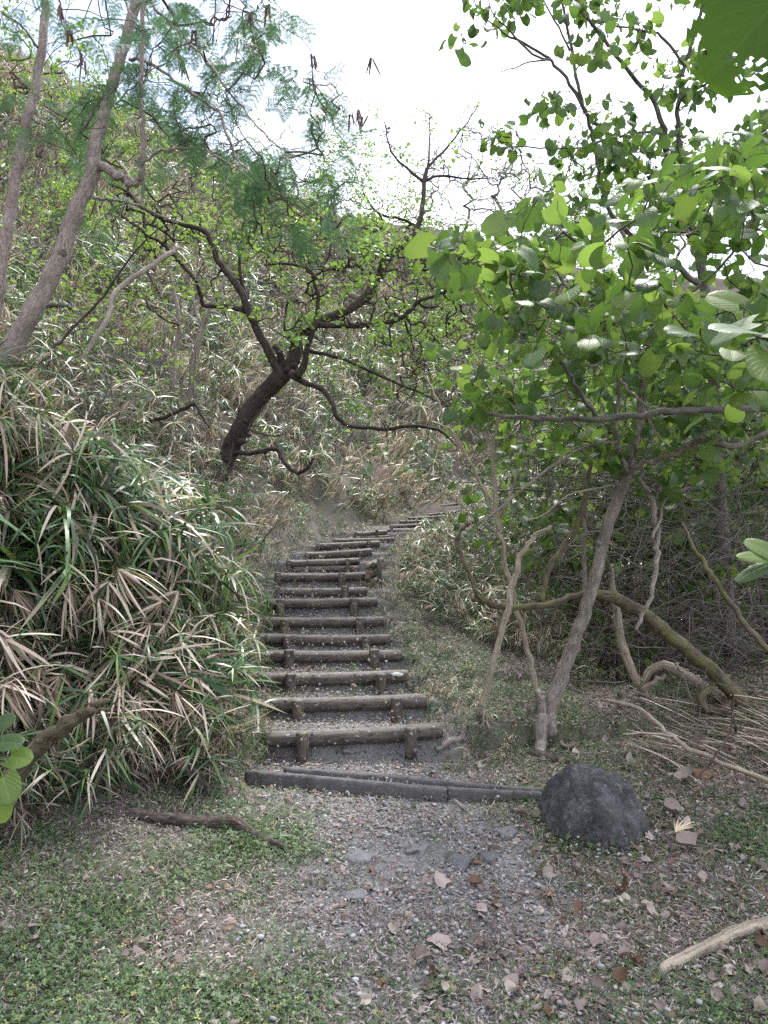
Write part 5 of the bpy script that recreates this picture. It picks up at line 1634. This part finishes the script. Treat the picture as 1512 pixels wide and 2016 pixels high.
# low leafy plants on the hollow's floor and leaf mould
n = 700
x = rg.uniform(1.6, 7.5, n); y = rg.uniform(6.6, 12, n)
k = (x > .30 * y) & (vnoise(x * 2, y * 2) > .5)
x, y = x[k], y[k]
zz = H(x, y) + rg.uniform(.04, .25, len(x))
_, ro, _ = place_leaves(np.stack([x, y, zz], -1), np.tile([0, 0, 1.], (len(x), 1)), 71, (1, 1), .01, .4, .3)
scatter('hollow_floor_plants', HEARTS[:5], np.stack([x, y, zz], -1), ro, rg.uniform(.4, .8, len(x)), rg.integers(0, 5, len(x)), label='dim low leafy plants on the floor of the hollow at right', cat='ground cover')

# ------------------------------------------------------------------ trees and shrubs of the far slope


def bare_variant(seed, leafy):
    rg = rng(seed); tb = Tubes(); base = np.zeros(3)
    lean = rg.normal(size=2) * .35
    top = np.array([lean[0], lean[1], 1.3])
    c = gnarl(catmull(np.array([base, top * .5 + rg.normal(size=3) * .1, top]), 5), .08, seed)
    tb.add(c, np.linspace(.05, .03, len(c)), 7, .1, seed)
    tr = tb.mesh('trunk', M['bark_grey' if not leafy else 'bark_twig'])
    T = []
    while len(T) < 85:
        v = rg.normal(size=3) * np.array([.95, .85, .7]) + top + [0, 0, .75]
        if v[2] > .5: T.append(v)
    T = np.array(T)
    lines, dr = colonise(c[2:], T, seed, .0045, .17, .03, .08)
    tw = lines_mesh(lines, 'twigs', M['bark_grey' if not leafy else 'bark_twig'])
    return tr, tw, T, dr


VAR = [bare_variant(800 + k, k % 2) for k in range(6)]
BGT = [  # px, py of the foot, height scale, leafy, words
    (60, 330, 1.5, 1, 'small green leafed tree high on the left slope behind the left trunks'), (150, 470, 1.1, 1, 'green shrub left of the tan trunk, upper slope'),
    (230, 420, 1.4, 1, 'green shrub right of the tan trunk on the slope'), (330, 470, 1.3, 0, 'bare grey shrub on the slope between tan trunk and dark limbs'),
    (420, 420, 1.5, 0, 'bare grey tree on the skyline above the dark left limb'), (120, 560, .9, 1, 'low green shrub beside the tan trunk'),
    (300, 610, .9, 1, 'leafy shrub around the bleached leaning limb'), (470, 560, 1.3, 1, 'green shrub behind the fork of the dark tree'),
    (560, 480, 1.6, 0, 'bare twiggy tree on the skyline left of centre'), (540, 600, 1.0, 1, 'leafy shrub on the slope just left of the dark fork'),
    (650, 500, 1.6, 1, 'leafy tree on the skyline behind the rising dark limb'), (700, 590, 1.2, 0, 'bare grey shrub behind the rising dark limb'),
    (750, 560, 1.5, 1, 'pale green shrub on the slope at centre'), (800, 520, 1.8, 0, 'bare grey tree behind the tall bare limb'),
    (860, 590, 1.4, 1, 'leafy shrub under the tall bare limb'), (900, 520, 1.9, 0, 'bare purple grey tree on the skyline right of centre'),
    (960, 560, 2.0, 0, 'bare grey tree on the skyline at the left edge of the big leaves'), (1010, 520, 2.2, 0, 'tall bare grey tree on the skyline above the big leaves'),
    (1060, 560, 2.2, 0, 'bare grey tree behind the right big leaves'), (1120, 560, 2.0, 1, 'leafy tree far behind the big leaves'),
    (820, 760, .9, 1, 'bright green shrub above the bend of the path'), (880, 820, .8, 1, 'bright green shrub right above the bend of the path'),
    (930, 740, 1.2, 1, 'leafy shrub behind the thin pale saplings'), (980, 830, .9, 1, 'green shrub beyond the path bend behind the saplings'),
    (1020, 900, .9, 1, 'low green shrub right of the path bend'), (700, 760, .7, 0, 'small bare shrub on the bank above the steps'),
    (1080, 800, 1.3, 1, 'leafy shrub behind the level bare branch'), (1200, 700, 1.8, 1, 'leafy tree far behind the right trunk'), (1320, 640, 2.0, 1, 'leafy tree far behind the right thicket'),
    (30, 520, 1.0, 0, 'bare shrub behind the left edge trunk'), (220, 700, .6, 1, 'small green shrub low on the left slope'), (640, 700, .8, 0, 'bare twiggy shrub under the dark tree')]
SPR2 = [spray_mesh('leaf_spray', M['fresh'], 90 + k, 12, .06, .045, .16) for k in range(3)]
for k, (px, py, sc, leafy, lab) in enumerate(BGT):
    g = G(px, py, 6)
    v = VAR[(2 * k + leafy) % 6] if (2 * k) % 6 + leafy < 6 else VAR[leafy]
    v = [q for i, q in enumerate(VAR) if i % 2 == leafy][k % 3]
    nm = 'leafy_shrub' if leafy else 'bare_shrub'
    root = empty(nm, g - [0, 0, .05]); tag(root, lab, 'shrub', 'shrubs and small trees on the far slope')
    root.rotation_euler = (0, 0, k * 2.1)
    s3 = sc * (.62 + g[1] / 60)
    root.scale = (s3,) * 3
    for part, me in (('trunk', v[0]), ('twigs', v[1])):
        o = bpy.data.objects.new(part, me); COL.objects.link(o); o.parent = root
        if part == 'twigs': o['kind'] = 'stuff'
    if leafy:
        rg = rng(k + 900); T, dr = v[2], v[3]
        pos = np.repeat(T, 2, 0) + rg.normal(size=(len(T) * 2, 3)) * .10
        o = scatter('foliage', SPR2, pos, rg.normal(size=(len(pos), 3)) * .5 + [0, 0, 3] * rg.random((len(pos), 1)), rg.uniform(.6, 1.2, len(pos)), rg.integers(0, 3, len(pos)))
        o.parent = root; o.location = (0, 0, 0)

# ------------------------------------------------------------------ leaves hanging into the frame near the camera
M['near_leaf'] = leaf_mat('near_leaf', (.02, .045, .010), (.035, .07, .014), (.07, .15, .015), .6, .45, vein=True, spec=.15)


def near_leaf(name, root, px, py, y, L, W, mat, seed, ydir, zdir, holes=(), **kw):
    V, F, luv = make_leaf(L, W, kw.get('fold', .12), kw.get('droop', .12), kw.get('curl', .08), seed, kw.get('heart', .22), holes, 30, 24, .015, petiole=.06)
    o = bpy.data.objects.new(name, make_mesh(name, V, [F], M[mat], {'luv': luv})); COL.objects.link(o)
    yv = Vector(ydir).normalized(); zv = Vector(zdir); zv = (zv - yv * zv.dot(yv)).normalized(); xv = yv.cross(zv)
    o.parent = root; o.location = Vector(P(px, py, y)) - root.location; o.rotation_euler = Matrix((xv, yv, zv)).transposed().to_euler()
    return o


root = empty('hanging_branch', P(1700, -60, 1.05)); tag(root, 'dark torn leaf with holes hanging close at the top right corner', 'leafy branch')
tb = Tubes(); tb.add(catmull(np.array([P(2600, -150, 1.5), P(2100, -160, 1.25), P(1760, -120, 1.1), P(1640, -90, 1.05), P(1555, -80, 1.0), P(1480, -95, .95)]), 5), np.linspace(.009, .003, 26), 8); link('twig', tb.mesh('twig', M['bark_twig']), root)
near_leaf('leaf', root, 1560, -30, 1.0, .175, .19, 'near_leaf', 5, (-.55, -.05, -.62), (.15, -1, .3), ((-.19, .76, .085), (.0, .72, .045), (.26, .93, .10), (.40, .68, .06), (-.38, .92, .08)))
near_leaf('leaf', root, 1600, -40, 1.08, .16, .17, 'near_leaf', 6, (.2, .0, -1), (-.2, -1, .2))
root = empty('hanging_branch', P(1640, 700, 1.7)); tag(root, 'cluster of pale glossy leaves close at the right edge, upper middle', 'leafy branch')
tb = Tubes(); tb.add(catmull(np.array([P(2500, 900, 2.3), P(2000, 800, 2.0), P(1740, 760, 1.8), P(1620, 720, 1.75), P(1540, 680, 1.7), P(1490, 662, 1.65)]), 5), np.linspace(.010, .003, 26), 8); link('twig', tb.mesh('twig', M['bark_twig']), root)
for k, (px, py, y, L, yd, zd, m) in enumerate([(1470, 650, 1.65, .10, (-1, -.5, .0), (.1, -.55, 1), 'heart'), (1500, 662, 1.7, .11, (.6, -.8, -.1), (0, -.5, 1), 'heart'), (1440, 690, 1.72, .06, (-.3, -.8, -.5), (0, -.7, .8), 'heart_pale'),
                                              (1480, 635, 1.75, .10, (-.6, .4, -.2), (0, -.6, .8), 'heart'), (1520, 700, 1.65, .11, (-.5, -.6, -.5), (.2, -.8, .7), 'heart_pale'), (1455, 600, 1.8, .08, (-.5, .2, .3), (0, -.9, .5), 'heart_pale')]):
    near_leaf('leaf', root, px, py, y, L, L * .95, m, 40 + k, yd, zd)
root = empty('hanging_branch', P(1640, 1110, 1.6)); tag(root, 'pair of narrow pale yellow green leaves at the right edge, middle', 'leafy branch')
tb = Tubes(); tb.add(catmull(np.array([P(2500, 1300, 2.3), P(2000, 1220, 1.95), P(1740, 1150, 1.7), P(1600, 1120, 1.65), P(1510, 1104, 1.6)]), 5), np.linspace(.009, .003, 21), 8); link('twig', tb.mesh('twig', M['bark_twig']), root)
for k, (px, py, L, W, yd, zd, m) in enumerate([(1512, 1098, .075, .035, (-1, -.3, .12), (.1, -.8, .8), 'heart_pale'), (1515, 1112, .085, .035, (-1, -.2, -.35), (.1, -.7, .8), 'heart'), (1520, 1090, .06, .05, (-.4, .2, .3), (0, -.8, .8), 'heart_pale')]):
    near_leaf('leaf', root, px, py, 1.6, L, W, m, 50 + k, yd, zd, heart=.05)
root = empty('leafy_vine', P(-60, 1560, 2.1)); tag(root, 'bright green round leaved vine at the left edge under the broken branch', 'vine')
tb = Tubes(); tb.add(catmull(np.array([P(-90, 1640, 2.3), P(-40, 1560, 2.2), P(-10, 1480, 2.15), P(10, 1430, 2.2)]), 5), np.linspace(.005, .002, 16), 6); link('stem', tb.mesh('stem', M['stem']), root)
for k, (px, py, L, yd, zd, m) in enumerate([(5, 1530, .085, (.5, -.5, -.6), (.3, -.9, .7), 'heart_pale'), (20, 1490, .07, (1, -.3, .0), (0, -.8, .8), 'heart_pale'), (0, 1462, .07, (1, -.2, .1), (0, -.6, 1), 'heart'), (-10, 1430, .06, (.8, 0, .4), (0, -.7, .8), 'heart'), (0, 1570, .07, (.2, -.3, -1), (.2, -1, .3), 'heart_pale')]):
    near_leaf('leaf', root, px, py, 2.15, L, L, m, 60 + k, yd, zd)

# ------------------------------------------------------------------ fallen leaves
DL = {c: [leaf_mesh('fallen_leaf', M['dead_' + c], L=.115, W=.115, fold=f, droop=d, curl=cu, seed=70 + k, heart=.15, petiole=.04, wav=.16, nr=7, nc=8)
          for k, (f, d, cu) in enumerate(((.3, -.2, -.5), (.7, .25, .2), (-.3, .35, .6), (1.0, -.3, -.4), (.35, -.5, .6)))] for c in ('pink', 'tan', 'orange')}
WORD = {'pink': 'mauve brown', 'tan': 'pale tan', 'orange': 'orange brown'}


def dead_leaf(px, py, w, c, seed, label, group=None):
    rg = rng(seed); g = G(px, py); s = w * g[1] / FPX / .115
    o = bpy.data.objects.new('fallen_leaf', DL[c][seed % 5]); COL.objects.link(o)
    q = Vector((0, 0, 1)).rotation_difference(Vector((rg.normal() * .35, rg.normal() * .35 - .15, 1)).normalized()) @ Quaternion((0, 0, 1), rg.random() * 6.28)
    o.rotation_euler = q.to_euler(); o.scale = (s, s * rg.uniform(.8, 1.1), s)
    o.location = Vector(g) + Vector((0, 0, .012 + .02 * s * rg.random()))
    tag(o, label, 'fallen leaf', group)


LV = [(1118, 1475, 44, 'pink', 'broad mauve leaf propped up right of the cut stub'), (878, 1872, 56, 'pink', 'large mauve leaf flat on the path at lower centre'), (1196, 1812, 48, 'pink', 'curled leaf, dark brown above and mauve below, lower right'),
      (1222, 1760, 46, 'orange', 'narrow curled brown leaf alone right of the path'), (880, 1750, 46, 'pink', 'mauve leaf beside the brown one, under the dark slab'), (948, 1745, 34, 'orange', 'folded brown leaf right of the mauve one on the path'),
      (1088, 1728, 34, 'tan', 'white tan leaf on bare soil below the boulder'), (1340, 1695, 56, 'pink', 'heap leaf, grey mauve and crumpled, below the dry frond'), (1370, 1680, 50, 'pink', 'second crumpled grey mauve leaf of the little heap'),
      (1290, 1662, 40, 'tan', 'twisted pale leaf right of the boulder foot'), (1118, 1662, 30, 'tan', 'pale leaf leaning on the boulder foot'), (1080, 1660, 20, 'orange', 'small reddish leaf left of the boulder foot'),
      (1268, 1622, 36, 'pink', 'mauve leaf standing against the boulder, right side'), (1305, 1605, 46, 'pink', 'brown mauve curled leaf beside the dry palm frond'), (1350, 1632, 22, 'tan', 'cream leaf right of the dry palm frond'),
      (845, 1920, 32, 'orange', 'orange brown leaf standing on end, bottom centre'), (760, 1940, 36, 'orange', 'brown curled leaf near the bottom, left of centre'), (945, 1975, 46, 'pink', 'pair-lobed mauve leaf at the bottom centre'),
      (1000, 1972, 40, 'tan', 'pale mauve leaf leaning right at the bottom centre'), (1408, 1942, 40, 'tan', 'cream torn leaf below the thick pale stick'), (1285, 1815, 34, 'tan', 'pale curled leaf left of the reddish stick'),
      (1340, 1820, 34, 'tan', 'pale leaf under the far end of the thick stick'), (1425, 1845, 44, 'tan', 'tan leaf standing behind the thick pale stick'), (820, 1900, 40, 'pink', 'long mauve leaf lying lower left of the brown standing one'),
      (1115, 1975, 36, 'tan', 'pale leaf at the bottom right of centre'), (1115, 1825, 20, 'orange', 'tiny red brown leaf in the grey litter'), (250, 1735, 34, 'orange', 'brown leaf in the clover under the rotten branch'),
      (490, 1858, 20, 'tan', 'cream leaf chip in the clover left of the path'), (240, 1895, 24, 'tan', 'whitish leaf chip at lower left'), (10, 1845, 34, 'tan', 'pale tan leaf at the left edge'),
      (655, 1722, 16, 'tan', 'small green grey leaf at the left of the path'), (675, 1555, 14, 'orange', 'small red leaf leaning on the gutter'), (1230, 1520, 50, 'orange', 'orange brown leaf heap piece behind the boulder, right'),
      (1365, 1480, 46, 'pink', 'mauve leaf in the litter heap near the long stick'), (1400, 1540, 52, 'orange', 'orange brown curled leaf at the front of the litter heap'), (1340, 1545, 44, 'tan', 'pale brown leaf at the front left of the litter heap'),
      (995, 1405, 30, 'orange', 'brown leaf at the foot of the bleached pole'), (1010, 1420, 34, 'pink', 'mauve leaf between the pole and the right trunk'), (1250, 1505, 40, 'tan', 'tan rolled leaf behind the boulder')]
for k, (px, py, w, c, lab) in enumerate(LV): dead_leaf(px, py, w * .68, c, 1000 + k, lab)
rg = rng(72); k = 0; tries = 0; LOOSE = []
while k < 210 and tries < 9000:
    tries += 1
    px, py = rg.uniform(540, 1512), rg.uniform(1370, 2010)
    wgt = .12 + .8 * sstep(700, 1300, px) * (vnoise(px / 80, py / 50) > .42) + .9 * (px > 1150) * (py < 1560) + .25 * (py > 1850)
    if 1080 < px < 1295 and 1500 < py < 1680: continue
    if px < 900 and py < 1600: continue
    if rg.random() > wgt: continue
    g = G(px, py)
    c = rg.choice(['pink', 'tan', 'orange'], p=[.5, .35, .15])
    LOOSE.append((px, py, rg.uniform(.022, .058) * FPX / g[1], c, 2000 + k))
    k += 1

MARKS = [(1185, 1590, 'the boulder'), (1400, 1870, 'the thick pale stick'), (905, 1700, 'the dark slab stone'), (1085, 1495, 'the cut stub'), (1330, 1455, 'the long pale stick'), (878, 1872, 'the largest mauve leaf'),
         (945, 1405, 'the foot of the bleached pole'), (1370, 1680, 'the crumpled leaf heap'), (1222, 1760, 'the lone brown leaf'), (764, 1730, 'the pale oval stone'), (1325, 1640, 'the dry frond'), (945, 1975, 'the pair-lobed leaf'), (1450, 1450, 'the upright dark stick'),
         (670, 1840, 'the long straw stalk'), (1196, 1812, 'the curled two-coloured leaf'), (1500, 1700, 'the green weeds at the right edge')]
cells = {}
for L_ in LOOSE:
    d_ = [math.hypot(L_[0] - m[0], (L_[1] - m[1]) * 1.4) for m in MARKS]; i = int(np.argmin(d_)); dx, dy = L_[0] - MARKS[i][0], (L_[1] - MARKS[i][1]) * 1.4
    side = ('right of' if dx > 0 else 'left of') if abs(dx) > abs(dy) else ('in front of' if dy > 0 else 'behind')
    cells.setdefault((L_[3], side, MARKS[i][2]), []).append((d_[i], L_))
for (c, side, mk), lst in cells.items():
    for j, (_, L_) in enumerate(sorted(lst, key=lambda q: q[0])[:20]):
        dead_leaf(*L_[:5], '%s leaf %s %s, %s' % (WORD[c].split()[0] if 'two' in mk else WORD[c], side, mk, 'nearest to it' if j == 0 else ORD[j] + ' nearest'), 'scattered dry leaves')

# dry palm frond and heap of dry fronds at right
root = empty('dry_frond', G(1325, 1650)); tag(root, 'small dry fan frond with pale fingers right of the boulder', 'dry frond')
b0 = G(1330, 1652) + [0, 0, .03]
for k in range(7):
    V, F, C = [], [], []
    a = .3 + k * .17
    blade(V, F, C, b0, np.array([math.cos(a), math.sin(a) * .8, .45]), np.array([0, -.5, 1.0]), .13 + .02 * (k % 3), .008, .5, np.array((.58, .47, .32)), np.array((.6, .5, .36)), 4)
    link('frond_finger', make_mesh('frond_finger', V[0], [F[0]], M['blade'], {'col': C[0]}), root)
tb = Tubes(); tb.add(np.array([b0 - [.0, .10, .02], b0]), np.array([.003, .004]), 6); link('stalk', tb.mesh('stalk', M['bark_bleached']), root)
V, F, C = [], [], []
rg = rng(74)
for k in range(260):
    g = G(rg.uniform(1270, 1600), rg.uniform(1380, 1520))
    a = -.55 + rg.normal() * .35
    c = np.array(STRAWS[rg.integers(5)]) * rg.uniform(.7, 1.0)
    blade(V, F, C, g + [-.15, .1, rg.uniform(.03, .16)], np.array([math.cos(a), math.sin(a), -.1 + rg.normal() * .12]), np.array([0, 0, 1.0]) + rg.normal(size=3) * .3, rg.uniform(.25, .7), rg.uniform(.005, .011), .15, c, c, 4)
o = link('dry_frond_heap', make_mesh('dry_frond_heap', np.vstack(V), [np.vstack(F)], M['blade'], {'col': np.vstack(C)})); tag(o, 'heap of dry brown frond strips beside the fallen trunk at right', 'dry fronds', kind='stuff')


# ------------------------------------------------------------------ brushwood: thin pale stems and leafy sprigs among the slope sedges


def brush_mesh(seed, pale):
    rg = rng(seed); tb = Tubes()
    for k in range(7):
        a = rg.random() * 6.28; L = rg.uniform(.7, 2.0)
        top = np.array([math.cos(a) * L * .5, math.sin(a) * L * .5, L * rg.uniform(.5, 1.0)])
        b = np.append(rg.normal(size=2) * .15, 0)
        c = gnarl(catmull(np.array([b, b * .5 + top * .5 + rg.normal(size=3) * .12, top + rg.normal(size=3) * .1]), 5), .06, seed * 9 + k)
        r = rg.uniform(.005, .011); tb.add(c, np.linspace(r, r * .4, len(c)), 4, cap=False)
        for j in range(4):
            i = rg.integers(3, len(c) - 1); e = c[i] + rg.normal(size=3) * .22 + np.array([0, 0, .12])
            cc = gnarl(catmull(np.array([c[i], (c[i] + e) / 2 + rg.normal(size=3) * .03, e]), 3), .08, seed + k * 5 + j)
            tb.add(cc, np.linspace(r * .6, r * .3, len(cc)), 3, cap=False)
    return tb.mesh('brush', M['bark_pale'] if pale else M['bark_grey'])


BR = [brush_mesh(1300 + k, k % 3 == 0) for k in range(6)]
SG = [spray_mesh('sprig', M['fresh'], 1400 + k, 26, .06, .045, .45) for k in range(4)]
rg = rng(1500)
n = 5200
x = rg.uniform(-22, 14, n); y = 7.5 + 30 * rg.random(n) ** 1.2
s_, z_, yy_ = path_frame(x, y)
keep = (s_ < -1.5) & (np.abs(x) < .6 * y + 1) & (rg.random(n) < .5) & (vnoise(x * .5 + 2, y * .5) > .28)
x, y = x[keep], y[keep]
scatter('brushwood', BR, np.stack([x, y, H(x, y) - .05], -1), np.stack([rg.normal(size=len(x)) * .25, rg.normal(size=len(x)) * .25, rg.random(len(x)) * 6.28], -1), rg.uniform(.5, 1.2, len(x)), rg.integers(0, 6, len(x)),
        label='thin pale dead stems standing among the sedges of the slope', cat='brushwood')
x = rg.uniform(-22, 14, n); y = 8 + 30 * rg.random(n) ** 1.2
s_, z_, yy_ = path_frame(x, y)
keep = (s_ < -1.8) & (np.abs(x) < .6 * y + 1) & (rg.random(n) < .45 * (1 - .8 * sstep(-6.5, -9, x))) & (vnoise(x * .45 + 12, y * .45) > .45)
x, y = x[keep], y[keep]
scatter('leafy_sprigs', SG, np.stack([x, y, H(x, y) + rg.uniform(.3, 1.3, len(x))], -1), np.stack([rg.normal(size=len(x)) * .3, rg.normal(size=len(x)) * .3, rg.random(len(x)) * 6.28], -1), rg.uniform(.6, 1.3, len(x)), rg.integers(0, 4, len(x)),
        label='light green leafy sprigs growing through the slope sedges', cat='sprigs')
# litter and soil banked against the boulder
n = 60
a = rg.uniform(2.6, 6.8, n); bx, by = G(1188, 1668)[:2]; by += .22
x = bx + np.cos(a) * rg.uniform(.25, .34, n); y = by + np.sin(a) * rg.uniform(.24, .32, n)
ms = PC['chips'] + PC['flakes'] + PC['clover'] + PC['gravel']
scatter('boulder_foot_litter', ms, np.stack([x, y, H(x, y) + rg.uniform(0, .03, n)], -1), rots(normals(x, y), rg, 1, .25), rg.uniform(.8, 1.4, n), rg.integers(0, len(ms), n), label='dry bits and clover banked around the foot of the boulder', cat='litter')
